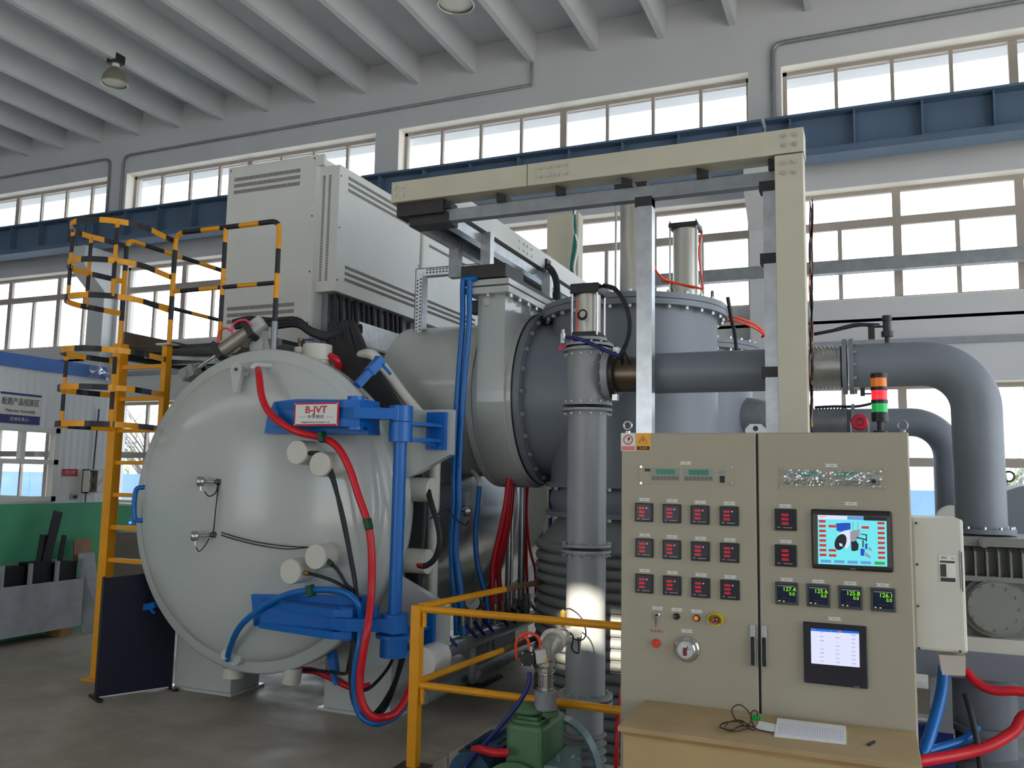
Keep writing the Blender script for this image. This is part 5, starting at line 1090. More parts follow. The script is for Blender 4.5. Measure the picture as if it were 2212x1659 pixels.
c = F(1546.9, 1339); k_ = part('emergency_stop', MB().hard([(0, .027), (.004, .027)], (c.x, YC, c.z), (0, -1, 0), 28), 'yellowplastic', CB)
gd_ = MB(); ar = [(c.x+.0305*math.cos(a), YC-.002, c.z+.0305*math.sin(a)) for a in [-.35+(PI+.7)*i/20 for i in range(21)]]
for i in range(20): gd_.bar(V(ar[i])+V(0, -.014, 0), V(ar[i+1])+V(0, -.014, 0), .005, .032, (0, 1, 0)) if 0 else gd_.obox((V(ar[i])+V(ar[i+1]))/2+V(0, -.014, 0), V(ar[i+1])-V(ar[i]), (0, 1, 0), (V(ar[i+1])-V(ar[i])).cross(V(0, 1, 0)), (.0032, .016, .002))
part('guard', gd_, 'yellowplastic', k_); part('mushroom', MB().hard([(.004, .012), (.016, .012), (.016, .016), (.026, .015), (.028, .012)], (c.x, YC, c.z), (0, -1, 0), 24), 'darkred', k_)
ar = MB()
for a0 in (0, 2.1, 4.2): ar.tube([(c.x+.0105*math.cos(a0+t*.25), YC-.0278, c.z+.0105*math.sin(a0+t*.25)) for t in range(6)], .0014, 5, smooth=False)
part('turn_arrows', ar, 'pinkish', k_, kind='stuff')
k_ = rnd('alarm_button', 1418.4, 1388.8, [(0, .016), (.008, .016), (.008, .0175), (.02, .017), (.022, .015)], 'redorange'); c = F(1419, 1363.5); text('紧急停止', .014, (c.x, YC-.0004, c.z), X1, Z1, 'dimred2', k_, 'red_lettering', .0002, sx=1.15)
k_ = rnd('dial_gauge', 1483.9, 1401.4, [(0, .055), (.008, .055), (.012, .05), (.03, .042), (.034, .038), (.021, .036)], 'chrome'); rnd('dial', 1483.9, 1401.4, [(.02, .037), (.0225, .037)], 'paper', k_)
c = F(1483.9, 1401.4); part('needle', MB().bar((c.x-.004, YC-.025, c.z-.02), (c.x+.008, YC-.025, c.z+.016), .002, .003).bar((c.x, YC-.025, c.z), (c.x+.022, YC-.025, c.z+.004), .001, .002), 'black', k_); part('pointer_hub', MB().box((c.x-.012, YC-.028, c.z-.026), (c.x+.004, YC-.023, c.z+.008)), 'darkred', k_)
part('gauge_screws', MB().bolts((c.x, YC-.011, c.z), (0, -1, 0), .049, 3, .004, .003, .5), 'chrome', k_)
# door handles
for x0, y0, x1, y1, d_ in ((1619.7, 1347.6, 1633, 1439.2, dl), (1644.3, 1349, 1657.8, 1441.4, dr)):
    h = part('handle', plate(x0, y0, x1, y1, .008), 'galv', d_, 'chrome swing handle', .003); a, b = F((x0+x1)/2, y0+27), F((x0+x1)/2, y1-3)
    part('lever', B((a.x-.008, YC-.02, b.z), (a.x+.008, YC-.008, a.z)), 'black', d_, bevel=.005)
# warning stickers
st = part('warning_sticker', plate(1341.5, 935.5, 1373, 974, .001), 'white', CB, 'white sticker with red prohibition ring'); c = F(1357, 950)
part('ring', MB().torus((c.x, YC-.0012, c.z), (0, 1, 0), .021, .0022, 24, 5), 'redplastic', st); part('slash', MB().bar((c.x-.014, YC-.0012, c.z+.014), (c.x+.014, YC-.0012, c.z-.014), .003, .001), 'redplastic', st); part('figure', MB().lathe([(0, .006), (.0008, .006)], (c.x+.004, YC-.001, c.z+.006), (0, -1, 0), 10).bar((c.x+.003, YC-.0014, c.z), (c.x-.002, YC-.0014, c.z-.013), .004, .0006), 'black', st); part('caption_bar', plate(1343.5, 964, 1371, 972, .0014), 'pinkred', st); q = F(1357, 968); text('非工作人员禁止操作', .0058, (q.x, YC-.0015, q.z), X1, Z1, 'white', st, 'caption', .0002)
st = part('warning_sticker', plate(1374.2, 935.5, 1405.5, 974, .001), 'amberpl', CB, 'yellow high voltage warning sticker'); c = F(1389.5, 950)
tri = MB(); P_ = [V(c.x, YC-.0014, c.z+.017), V(c.x-.02, YC-.0014, c.z-.015), V(c.x+.02, YC-.0014, c.z-.015)]
for i in range(3): tri.bar(P_[i], P_[(i+1) % 3], .003, .0008)
part('triangle', tri, 'black', st); part('bolt_mark', MB().prism([(c.x+.003, YC-.0012, c.z+.008), (c.x-.005, YC-.0012, c.z-.003), (c.x, YC-.0012, c.z-.002), (c.x-.003, YC-.0012, c.z-.011), (c.x+.005, YC-.0012, c.z+.001), (c.x, YC-.0012, c.z)], (0, -.0006, 0)), 'black', st); part('caption_bar', plate(1376, 964, 1403.5, 972, .0014), 'black', st); q = F(1389.5, 968); text('当心触电', .0095, (q.x, YC-.0015, q.z), X1, Z1, 'amberpl', st, 'caption', .0002)
# lifting eyes and brackets on the roof
for x, mt in ((1356, 'steel'), (1949, 'galvdull')):
    c = PY(x, 921, 3.93); part('lifting_eye', MB().torus((c.x, 3.93, c.z+.004), (0, 1, 0), .019, .0055, 20, 7).cyl((c.x, 3.93, ctop-.002), (c.x, 3.93, ctop+.012), .014, n=14), mt, CB)
c = PY(1632, 925, 3.93); part('lifting_plate', MB().prism([(c.x-.045, 3.93, ctop), (c.x+.045, 3.93, ctop), (c.x+.045, 3.93, ctop+.02), (c.x+.025, 3.93, ctop+.042), (c.x-.025, 3.93, ctop+.042), (c.x-.045, 3.93, ctop+.02)], (0, .012, 0)), 'galv', CB); part('plate_hole', MB().lathe([(0, .012), (.001, .012)], (c.x, 3.929, ctop+.022), (0, 1, 0), 14), 'slot', CB)
# signal tower
c = PY(1901.5, 930, 4.0); tx = c.x; sg = thing('signal_tower', 'stack light with amber, red and green segments on the cabinet roof', 'signal light', (tx, 4.0, ctop)); zt = lambda y: PY(1901.5, y, 4.0).z
part('pole', MB().cyl((tx, 4.0, ctop), (tx, 4.0, zt(908)), .012, n=14).cyl((tx, 4.0, ctop), (tx, 4.0, ctop+.012), .03, n=18), 'black', sg)
for y0, y1, r, mt, nm in ((911, 891, .034, 'black', 'base'), (891, 872, .032, 'lampgreen', 'green_segment'), (872, 864, .034, 'black', 'spacer'), (864, 844, .032, 'lampred', 'red_segment'), (844, 836, .034, 'black', 'spacer'), (836, 817, .032, 'lampamber', 'amber_segment'), (817, 807, .034, 'black', 'cap')):
    part(nm, MB().hard([(0, r), (zt(y1)-zt(y0), r)], (tx, 4.0, zt(y0)), (0, 0, 1), 28), mt, sg)
c = PY(1857, 912, 3.95); bz = thing('alarm_buzzer', 'round red alarm buzzer on the cabinet roof beside the signal light', 'buzzer', (c.x, 3.95, ctop)); part('horn', MB().hard([(0, .03), (.02, .036), (.025, .035), (.03, .028)], (c.x, 3.97, c.z), (0, -1, 0), 28), 'redplastic', bz)
for s in (-1, 1): part('bracket', B((c.x+s*.036-.002, 3.95, ctop), (c.x+s*.036+.002, 3.97, c.z)), 'galv', bz)
part('grille_rings', MB().torus((c.x, 3.9395, c.z), (0, 1, 0), .018, .002, 24, 5).torus((c.x, 3.9395, c.z), (0, 1, 0), .01, .002, 20, 5), 'darkred', bz, kind='stuff')
# cooling unit on the cabinet side
ax0, ax1 = cx1+.0, PY(2083, 1200, 3.95).x; az0, az1 = PY(2000, 1405, 3.95).z, PY(2030, 1120, 3.95).z
ac = thing('cabinet_cooler', 'pale grey box cooler with rating label mounted on the cabinet side', 'cooling unit', ((ax0+ax1)/2, 4.1, az0))
part('housing', B((ax0, 3.95, az0), (ax1, 4.3, az1)), 'cream', ac, bevel=.012); part('side_slot', plate(2076, 1192, 2080.5, 1278, 0.0, 3.95).box((PY(2076, 1192, 3.95).x, 3.947, PY(2076, 1278, 3.95).z), (PY(2080.5, 1278, 3.95).x, 3.951, PY(2076, 1192, 3.95).z)), 'black', ac)
a, b = PY(2028, 1199, 3.95), PY(2066, 1259, 3.95); lb = part('rating_label', B((a.x, 3.9475, b.z), (b.x, 3.951, a.z)), 'white', ac)
W_, H_ = b.x-a.x, a.z-b.z
part('label_header', B((a.x+.003, 3.947, a.z-H_*.28), (b.x-.003, 3.9476, a.z-H_*.2)), 'slot', lb); part('label_column', B((a.x+.003, 3.947, b.z+H_*.2), (a.x+W_*.42, 3.9476, a.z-H_*.33)), 'slot', lb); part('label_footer', B((a.x+.003, 3.947, b.z+H_*.02), (b.x-.003, 3.9476, b.z+H_*.17)), 'slot', lb)
text('菱伯', H_*.1, (a.x+W_*.3, 3.9472, a.z-H_*.09), X1, Z1, 'black', lb, 'label_text', .0002); text('CE', H_*.1, (a.x+W_*.82, 3.9472, a.z-H_*.1), X1, Z1, 'black', lb, 'label_text', .0002)
m = MB()
for x, y in ((1979, 1130), (1981, 1219), (1983, 1309), (1985, 1400), (2074, 1407)): c = PY(x, y, 3.95); m.cyl((c.x, 3.95, c.z), (c.x, 3.945, c.z), .005, n=8)
part('screws', m, 'knob', ac); part('drip_cup', MB().prism([PY(2028, 1414, 3.97), PY(2086, 1418, 3.97), PY(2086, 1460, 3.97), PY(2036, 1458, 3.97)], (0, .12, 0)), 'clearplastic', ac)
# ================================================================ DESK AND PAPERS
DZ = .675
dk = thing('plywood_desk', 'worn plywood desk box in front of the control cabinet', 'desk', (-.41, 3.6, 0))
fl_ = PZ(1331, 1570, DZ); fr_ = PZ(1990, 1649, DZ); yfr = 3.395; x0, x1 = -.957, .135
part('top_board', B((x0, yfr, DZ-.02), (x1, YC-.005, DZ)), 'wood', dk, bevel=.002); part('front_panel', B((x0+.02, yfr+.012, 0), (x1-.01, yfr+.03, DZ-.02)), 'woodpanel', dk); part('side_panel', B((x0+.02, yfr+.03, 0), (x0+.04, YC-.01, DZ-.02)), 'woodpanel', dk); part('side_panel', B((x1-.03, yfr+.03, 0), (x1-.01, YC-.01, DZ-.02)), 'woodpanel', dk); part('edge_strip', B((x0+.015, yfr+.004, DZ-.032), (x1-.008, yfr+.012, DZ-.02)), 'woodedge', dk)
pp = thing('log_sheets', 'stack of white log sheets with handwriting on the desk', 'paper', PZ(1752, 1578, DZ+.002))
q = [PZ(x, y, DZ+.004) for x, y in ((1679, 1551), (1827, 1568), (1828, 1606), (1672, 1589))]
part('sheet', MB().prism([p-V(0, 0, .004) for p in q], (0, 0, .004)), 'paper', pp)
hw = MB(); rnq = random.Random(5)
for r_ in range(9):
    for k in range(26):
        u, v = .05+.036*k, .3+.068*r_; p = q[0].lerp(q[1], u).lerp(q[3].lerp(q[2], u), v); p2 = q[0].lerp(q[1], u+.022*rnq.uniform(.4, 1)).lerp(q[3].lerp(q[2], u+.02), v+.02*rnq.uniform(-1, 1))
        hw.bar(p+V(0, 0, .0002), p2+V(0, 0, .0002), .0022, .0004)
part('handwriting', hw, 'inkblue', pp, kind='stuff')
b_ = [PZ(x, y, DZ+.001) for x, y in ((1640, 1558), (1680, 1566), (1672, 1583), (1632, 1575))]; solo('loose_sheet', MB().prism(b_, (0, 0, .0015)), 'paper', 'folded white sheet half under the log sheets', 'paper')
L = []
coil = [(1672, 1583), (1640, 1577), (1625, 1570), (1600, 1568), (1580, 1577), (1555, 1570), (1570, 1560), (1605, 1560), (1620, 1570), (1610, 1575), (1590, 1580), (1566, 1575), (1575, 1560), (1600, 1556), (1618, 1566), (1622, 1545), (1600, 1523), (1582, 1530), (1586, 1550), (1608, 1567), (1630, 1577), (1622, 1550), (1626, 1536), (1635, 1537), (1636, 1545)]
hz = [0, 0, .004, .006, .006, .006, .008, .01, .01, .012, .012, .01, .012, .012, .015, .04, .075, .06, .03, .015, .01, .02, .03, .03, .02]
solo('coiled_cable', MB().tube([PZ(x, y, DZ+.005+h_) for (x, y), h_ in zip(coil, hz)], .0028, 6, 6), 'browncable', 'tangled thin brown cable coiled on the desk', 'cable')
c = PZ(1634, 1556, DZ); solo('terminal_plug', B((c.x-.016, c.y-.006, DZ+.001), (c.x+.016, c.y+.006, DZ+.02)), 'greenplug', 'small bright green terminal plug on the desk cable', 'plug')
solo('pencil', MB().bar(PZ(1876, 1609, DZ+.004), PZ(1889, 1602, DZ+.004), .008, .008), 'black', 'short dark pencil on the right of the desk', 'pencil')
# ================================================================ PIT RAILING
RL = thing('pit_railing', 'plain yellow pipe railing around the pump pit', 'railing', (-2.44, 4.45, 0))
rx, ry = -2.44, 4.42
part('post', B((rx-.03, ry-.03, 0), (rx+.03, ry+.03, .905)), 'yellow', RL, bevel=.004); part('foot_plate', B((rx-.09, ry-.07, 0), (rx+.09, ry+.07, .012)), 'bronze', RL)
for z, nm in ((.885, 'front_rail'), (.46, 'front_rail')): part(nm, MB().cyl((rx+.02, ry, z), (-1.1, ry, z), .021, n=14), 'yellow', RL); part('hook', MB().cyl((rx+.045, ry, z-.1), (rx+.045, ry, z), .014, n=10), 'yellow', RL)
for z, xe, ye in ((.892, -2.23, 5.95), (.47, -2.31, 6.1)):
    a, b = V(rx, ry+.03, z), V(xe, ye, z+.005); mm = a.lerp(b, .62)
    part('side_rail', MB().cyl(a, mm, .02, n=14), 'yellow', RL); part('bare_rail_end', MB().cyl(mm, b, .02, n=14), 'rustpipe', RL, 'bare rusty pipe end')
_before = set(COL.objects)
# ================================================================ GREEN VACUUM PUMP IN THE PIT
PX0, PX1, PY0, PY1 = -1.985, -1.755, 4.68, 5.08
GP = thing('rotary_pump', 'green rotary vacuum pump with round side cover in the pit', 'pump', (-1.85, 4.9, -1.3))
zt_ = .265
part('casing', B((PX0, PY0, -.12), (PX1, PY1, zt_)), 'greenpump', GP, bevel=.025); part('lower_casing', B((PX0-.09, PY0-.03, -1.1), (PX1+.06, PY1+.02, -.1)), 'greenpump', GP, bevel=.04); part('base', B((PX0-.15, PY0-.1, -1.3), (PX1+.15, PY1+.15, -1.1)), 'black', GP)
part('top_plate', B((PX0+.03, PY0+.03, zt_), (PX1-.03, PY1-.03, zt_+.02)), 'greenpump', GP, bevel=.004); part('top_plate', B((PX0+.05, PY0+.05, zt_+.02), (PX1-.05, PY1-.05, zt_+.04)), 'greenpump', GP, bevel=.004)
ccx = (PX0+PX1)/2; part('round_cover', MB().hard([(0, .24), (.015, .24), (.015, .165), (.03, .165), (.03, .155)], (ccx-.03, PY0-.03, -.17), (0, -1, 0), 48), 'greenpump', GP); part('cover_bolts', MB().bolts((ccx-.03, PY0-.045, -.17), (0, -1, 0), .2, 10, .01, .008), 'greenpump', GP)
part('exhaust_hood', MB().lathe([(0, .035), (.03, .035), (.03, .09), (.05, .088), (.075, .05), (.085, 0)], (ccx-.02, PY0+.12, zt_+.02), (0, 0, 1), 28), 'greenpump', GP)
part('inlet_neck', MB().hard([(0, .07), (.03, .07), (.03, .05), (.07, .05)], (-1.79, 4.86, zt_+.03), (0, 0, 1), 20), 'greenpump', GP)
part('side_cover', MB().prism([(PX1+.005, PY0+.02, .06), (PX1+.005, PY1+.03, .06), (PX1+.03, PY1+.03, -.5), (PX1+.03, PY0-.02, -.5)], (.09, 0, 0)), 'paleblue', GP, bevel=.01)
part('sight_glass', MB().hard([(0, .035), (.012, .035), (.012, .026), (.022, .022)], (PX1+.12, PY0+.17, -.06), (1, 0, 0), 20), 'chrome', GP); part('side_cover_bolts', MB().bolts((PX1+.115, PY0+.2, -.08), (1, 0, 0), .15, 8, .008, .008), 'bolt', GP); part('oil_plug', MB().cyl((PX1+.06, PY0+.12, .05), (PX1+.06, PY0+.12, .1), .018, n=6), 'paleblue', GP)
g = MB(); yg = PY1+.02
pts = [(PX1-.06+.26*math.cos(a), yg+.03, -.12+.33*math.sin(a)) for a in [-.5+2.3*i/18 for i in range(19)]]
for i in range(18): g.obox((V(pts[i])+V(pts[i+1]))/2, V(pts[i+1])-V(pts[i]), (0, 1, 0), (V(pts[i+1])-V(pts[i])).cross(V(0, 1, 0)), ((V(pts[i+1])-V(pts[i])).length/2+.003, .05, .008))
part('belt_guard', g, 'paleblue', GP)
MT = thing('pump_motor', 'dark blue electric motor left of the green pump in the pit', 'motor', (-2.15, 4.95, -1.3)); mc = PY(1030, 1655, 4.75)
part('housing', MB().cyl((mc.x, 4.7, mc.z), (mc.x, 5.15, mc.z), .13, n=32), 'motorblue', MT); part('fan_cover', MB().hard([(0, .135), (.05, .135), (.05, .08), (.052, .08)], (mc.x, 4.7, mc.z), (0, -1, 0), 32), 'motorblue', MT); part('stand', B((mc.x-.1, 4.75, -1.3), (mc.x+.1, 5.1, mc.z-.1)), 'black', MT)
mf = None
for k in range(9):
    a = .1+k*.33; c_, s_ = math.cos(a), math.sin(a)
    part('cooling_fin', MB().obox((mc.x+c_*.138, 4.93, mc.z+s_*.138), (c_, 0, s_), (0, 1, 0), (-s_, 0, c_), (.015, .2, .004)), 'motorblue', MT)
hose('pump_hose', [PY(1100, 1615, 4.62), PY(1070, 1615, 4.6), PY(1040, 1608, 4.62), PY(1025, 1610, 4.7)], .024, 'redhose', 'thick red hose stub at the green pump side')
hose('pump_hose', [PY(1092, 1608, 4.72), PY(1070, 1606, 4.74), PY(1050, 1604, 4.76)], .024, 'darkblue2', 'thick blue hose stub at the green pump side')
hose('pump_hose', [PY(1145, 1440, 4.68), PY(1142, 1470, 4.66), PY(1120, 1510, 4.64), PY(1080, 1560, 4.62), PY(1040, 1605, 4.62), PY(1010, 1640, 4.62), PY(995, 1680, 4.6)], .014, 'darkblue', 'dark blue cable sagging from the valve into the pit')
# suction line: collar, bellows, valve, elbow
VX, VY = -1.79, 4.82
sl = thing('suction_line', 'short steel suction line with bellows and elbow above the green pump', 'pipe', (VX, VY, .33))
part('filter_can', MB().hard([(0, .062), (.012, .066), (.105, .066), (.11, .058)], (VX, VY, .335), (0, 0, 1), 28), 'pipegrey', sl); part('bellows', MB().lathe([(.0065*i, .036+.012*(i % 2)) for i in range(17)], (VX, VY, .445), (0, 0, 1), 24), 'chrome', sl)
for z in (.442, .552): part('clamp_ring', MB().ring((VX, VY, z), (0, 0, 1), .03, .054, .014, 24), 'steel', sl)
part('reducer', MB().lathe([(0, .04), (.03, .04), (.06, .062)], (VX, VY, .565), (0, 0, 1), 24), 'steel', sl)
va = thing('solenoid_valve', 'black and steel solenoid valve with orange tubes on the suction line', 'valve', (VX-.1, VY-.08, .6))
c = PY(1145, 1410, 4.72); part('head', MB().obox(c, (1, .1, 0), (-.1, 1, 0), (0, 0, 1), (.037, .03, .04)), 'black', va, bevel=.005); part('body', MB().obox(c+V(.065, .03, .015), (1, .2, .2), (-.2, 1, 0), (-.2, 0, 1), (.035, .035, .04)), 'alu', va, bevel=.006); part('neck', MB().cyl(c+V(.05, .04, 0), V(VX, VY, .66), .03, n=14), 'bronze', va)
m = MB()
for sx in (-1, 1):
    for sz in (-1, 1): m.cyl(c+V(sx*.03, -.03, sz*.032), c+V(sx*.03, -.036, sz*.032), .005, n=8)
part('head_bolts', m, 'chrome', va); part('elbow_fitting', MB().tube([c+V(-.035, 0, -.03), c+V(-.055, -.005, -.03), c+V(-.06, -.005, 0)], .01, 8), 'bronze', va); part('air_fitting', MB().cyl(c+V(.01, 0, .04), c+V(.01, 0, .07), .012, n=8).cyl(c+V(.07, .02, .05), c+V(.07, .02, .075), .01, n=8), 'alu', va); part('yellow_mark', MB().obox(c+V(.105, -.005, .0), (1, 0, .5), (0, 1, 0), (-.5, 0, 1), (.012, .004, .006)), 'yellow', va)
for pts, lab in (([(1144, 1392), (1143, 1375), (1134, 1362), (1122, 1366), (1115, 1385), (1118, 1412)], 'orange air tube looping to the left of the valve head'), ([(1168, 1388), (1165, 1366), (1148, 1356), (1130, 1358), (1118, 1372)], 'orange air tube arching over the valve head')):
    solo('air_tube', MB().tube([PY(x, y, 4.73) for x, y in pts], .009, 8), 'orangetube', lab, 'tube')
# the pump set stands nearer the front of the pit than laid out above: move it there and trim it to size
A0, A1, KS = V(VX, VY, .69), PY(1180, 1398, 4.2), .865
for o in [o for o in COL.objects if o not in _before and o.parent is None]:
    o.location = A1+(Vector(o.location)-A0)*KS; o.scale = (KS, KS, KS)
E1 = V(BX-.03, BY-.1, .71)
bp2 = thing('suction_elbow', 'cast grey elbow pipe joining the green pump line to the tall bypass pipe', 'pipe', (A1.x, A1.y, A1.z-.05))
part('elbow', MB().tube([A1+V(0, 0, -.09), A1+V(0, .005, -.03), A1+V(0, .05, .0), A1+V(-.005, .12, .012), A1.lerp(E1, .5)+V(0, 0, .01), E1], .046, 20, 6), 'alu', bp2)
part('elbow_flange', MB().ring(A1+V(-.004, .1, .012), E1-A1, .04, .066, .03, 28), 'alu', bp2)
dd = (E1-A1).normalized(); part('pipe_clamp', MB().ring(A1.lerp(E1, .45)+V(0, 0, .012), dd, .04, .056, .02, 24), 'steel', bp2)
c = A1.lerp(E1, .52)+V(0, 0, .055)
vg = thing('vacuum_sensor', 'small brass vacuum sensor standing on the elbow pipe', 'sensor', c)
part('stem', MB().hard([(0, .012), (.02, .012), (.02, .026), (.032, .026), (.032, .016), (.055, .018), (.09, .02), (.105, .01)], c, (0, 0, 1), 16), 'brass', vg)
hose('sensor_wire', [c+V(0, 0, .1), c+V(.05, -.02, .115), c+V(.12, -.03, .07), c+V(.135, 0, -.02), c+V(.09, .02, -.06), c+V(.0, .0, -.03)], .004, 'black', 'thin black wire looping from the vacuum sensor', 'wire', n=6)
hose('sensor_wire', [c+V(-.02, -.03, -.01), c+V(.02, -.04, .0), c+V(.07, -.03, -.03), c+V(.06, -.02, -.1), c+V(.1, -.02, -.12), c+V(.09, 0, -.04)], .005, 'black', 'black wire wound around the elbow pipe', 'wire', n=6)
# ================================================================ COOLING-WATER MANIFOLD
MF = thing('water_manifold', 'galvanised water manifold pipe with valves along the furnace side', 'manifold', (-2.63, 6.0, 0)); mx_, mz = -2.64, .5
part('header', MB().cyl((mx_, 5.0, mz), (mx_, 7.2, mz), .055, n=24), 'galv', MF); part('end_drum', MB().hard([(0, .095), (.22, .095), (.22, .085)], (mx_, 5.08, mz-.02), (0, -1, 0), 32), 'white', MF, 'white end drum'); part('second_header', MB().cyl((mx_-.12, 5.1, .2), (mx_-.12, 7.2, .2), .05, n=20), 'galvdull', MF)
part('post', B((-3.0, 6.33, .02), (-2.9, 6.62, .62)), 'pipegrey', MF, 'grey steel support post'); part('post_base', B((-3.04, 6.28, 0), (-2.86, 6.67, .02)), 'darksteel', MF)
part('return_elbow', MB().tube([(mx_, 5.6, .45), (mx_, 5.6, .3), (mx_-.02, 5.65, .21), (mx_-.1, 5.9, .2), (mx_-.15, 6.2, .2), (mx_-.16, 6.27, .26), (mx_-.16, 6.28, .4)], .032, 12, 5), 'galvdull', MF)
vpos = [(5.1, 0), (5.42, 1), (5.55, 1), (5.70, 1), (5.98, 1), (6.12, 1), (6.24, 1), (6.36, 1), (6.62, 2), (6.9, 2), (7.02, 1), (7.12, 1)]
for y, k in vpos:
    r = .03 if k == 2 else .016
    v_ = part('valve', MB().cyl((mx_, y, mz+.04), (mx_, y, mz+.2), r, n=12).cyl((mx_, y, mz+.09), (mx_, y, mz+.14), r*1.5, n=8), 'brassgrey', MF); part('lever', MB().bar((mx_+.03, y, mz+.13), (mx_+.05, y+.14, mz+.02), .012, .02), 'darkblue', v_)
for k, (L, mt, r, lab) in enumerate((
    ([(1036, 1050), (1032, 1090), (1027, 1150), (1032, 1220), (1050, 1290), (1056, 1370)], 'bluehose', .02, 'blue water hose curving from the nozzle down to the manifold'),
    ([(1100, 1032), (1092, 1090), (1080, 1150), (1065, 1220), (1064, 1280), (1064, 1330)], 'redhose', .02, 'red water hose at the left of the thick bunch under the nozzle'),
    ([(1104, 1032), (1099, 1090), (1090, 1150), (1072, 1225), (1062, 1270), (1066, 1320)], 'redhose', .02, 'red water hose crossing in the thick bunch under the nozzle'),
    ([(1108, 1032), (1104, 1100), (1092, 1170), (1078, 1230), (1080, 1280), (1082, 1325)], 'redhose', .02, 'red water hose at the right of the thick bunch under the nozzle'),
    ([(1140, 1030), (1134, 1100), (1136, 1170), (1138, 1240), (1140, 1290)], 'redhose', .013, 'thin red hose behind the galvanised risers, left one'),
    ([(1142, 1035), (1138, 1110), (1146, 1190), (1156, 1230), (1158, 1285)], 'redhose', .013, 'thin red hose behind the galvanised risers, right one'))):
    Y = 5.98+.08*k if k < 4 else 6.9
    solo('water_hose', MB().tube([PY(x, y, Y-.05) for x, y in L], r, 10, 6), mt, lab, 'hose')
solo('water_hose', MB().tube([PY(1179, 1030, 6.6), PY(1188, 1040, 6.5), PY(1190, 1060, 6.4), PY(1188, 1150, 6.3)], .016, 8), 'darkblue2', 'dark blue hose hanging in front of the tower neck', 'hose')
for x, y0, y1, Y, lab in ((1100, 1050, 1330, 6.62, 'galvanised vertical riser pipe, left of the pair'), (1127, 1028, 1320, 6.85, 'galvanised vertical riser pipe, right of the pair')):
    a, b = PY(x+3, y0, Y), PY(x-3, y1, Y); r_ = thing('riser_pipe', lab, 'pipe', (b.x, Y, b.z-.1)); part('tube', MB().cyl(a, V(a.x, Y, b.z-.12), .032, n=16), 'galv', r_); part('coupling', MB().cyl((a.x, Y, b.z+.03), (a.x, Y, b.z+.1), .04, n=12), 'galvdull', r_)
dg = thing('water_gauge', 'round black rimmed water pressure gauge on the manifold', 'gauge', (mx_, 5.7, mz+.2)); c = PY(1020, 1300, 5.65)
part('case', MB().hard([(0, .06), (.04, .068), (.045, .06)], c+V(0, .05, 0), (0, -1, 0), 28), 'black', dg); part('dial', MB().lathe([(0, .058), (.001, .058)], c+V(0, .004, 0), (0, -1, 0), 24), 'paper', dg); part('needle', MB().bar(c+V(-.02, .001, -.02), c+V(.025, .001, .02), .006, .002), 'black', dg); part('stem', MB().cyl(c+V(0, .03, -.06), V(c.x, c.y+.03, mz+.05), .012, n=8), 'brassgrey', dg)
tcs = thing('thermocouple', 'steel thermocouple head on the furnace side beside blue pipes', 'sensor', PX(1003, 1103, -2.7)); a, b = PX(1008, 1104, -2.72), PX(950, 1102, -2.85); d = (b-a).normalized()
part('head', MB().lathe([(-.03, .02), (-.02, .038), (.015, .04), (.03, .02)], a, d, 18), 'steel', tcs); part('rod', MB().cyl(a, b, .009, n=8).cyl(a.lerp(b, .45), a.lerp(b, .62), .022, n=8), 'darksteel', tcs)
hose('sensor_wire', [PX(950, 1110, -2.8), PX(930, 1120, -2.8), PX(962, 1104, -2.74), PX(990, 1125, -2.7), PX(1005, 1134, -2.7), PX(1012, 1125, -2.7)], .005, 'black', 'black wire under the thermocouple beside the blue pipes', 'wire', n=6)
hose('water_hose', [PY(1331, 1660, 4.4), PY(1332, 1620, 4.4), PY(1333, 1580, 4.42), PY(1338, 1530, 4.5), PY(1345, 1480, 4.7)], .012, 'redhose', 'thin red hose rising behind the left side of the desk')
c = PY(1033, 1040, 6.0); solo('hose_fitting', MB().tube([PY(1020, 1018, 6.05), PY(1030, 1028, 6.0), PY(1036, 1042, 5.95), PY(1036, 1054, 5.93)], .02, 10), 'white', 'white pipe bend at the top of the curved blue hose', 'fitting')
# ================================================================ LEFT SIDE: SCREEN, BIN, SIGNS
a, b = V(-5.2, 4.68, 0), V(-4.97, 5.16, 0); d = (b-a).normalized(); nrm = V(d.y, -d.x, 0)
sc = thing('welding_screen', 'black fabric screen panel standing beside the furnace door', 'screen', a.lerp(b, .5)); ztop = .87
part('fabric', MB().prism([a+V(0, 0, .02), b+V(0, 0, .02), b+V(0, 0, ztop+.02), a+V(0, 0, ztop-.01)], nrm*.012), 'navy', sc)
for p in (a, b): part('upright', MB().cyl(p, p+V(0, 0, ztop), .012, n=8), 'black', sc); part('foot', MB().bar(p-nrm*.12+V(0, 0, .01), p+nrm*.12+V(0, 0, .01), .03, .018), 'black', sc)
part('hem', MB().bar(a+V(0, 0, .015), b+V(0, 0, .015), .01, .012), 'white', sc)
XB = -7.42
bn = thing('steel_bin', 'galvanised steel bin full of black plates against the green wall', 'bin', (-7.52, 5.2, 0)); y0, y1 = 3.6, 6.42
part('side_panel', B((XB, y0, .1), (XB+.012, y1, .55)), 'galvbin', bn); part('back_panel', B((XB-.22, y0, .1), (XB-.208, y1, .74)), 'galvbin', bn); part('bottom', B((XB-.22, y0, .08), (XB+.012, y1, .1)), 'galvbin', bn); part('end_panel', B((XB-.22, y1-.012, .1), (XB, y1, .55)), 'galvbin', bn)
for k in range(6): y = 6.4-k*.29; part('divider_post', B((XB-.02, y-.014, .5), (XB+.014, y+.014, .745)), 'galvbin', bn)
for y in (6.2, 4.2): part('wood_block', B((XB-.2, y, 0), (XB, y+.12, .08)), 'woodedge', bn)
labs = ['rightmost', 'second from right', 'third from right', 'fourth from right', 'fifth from right']
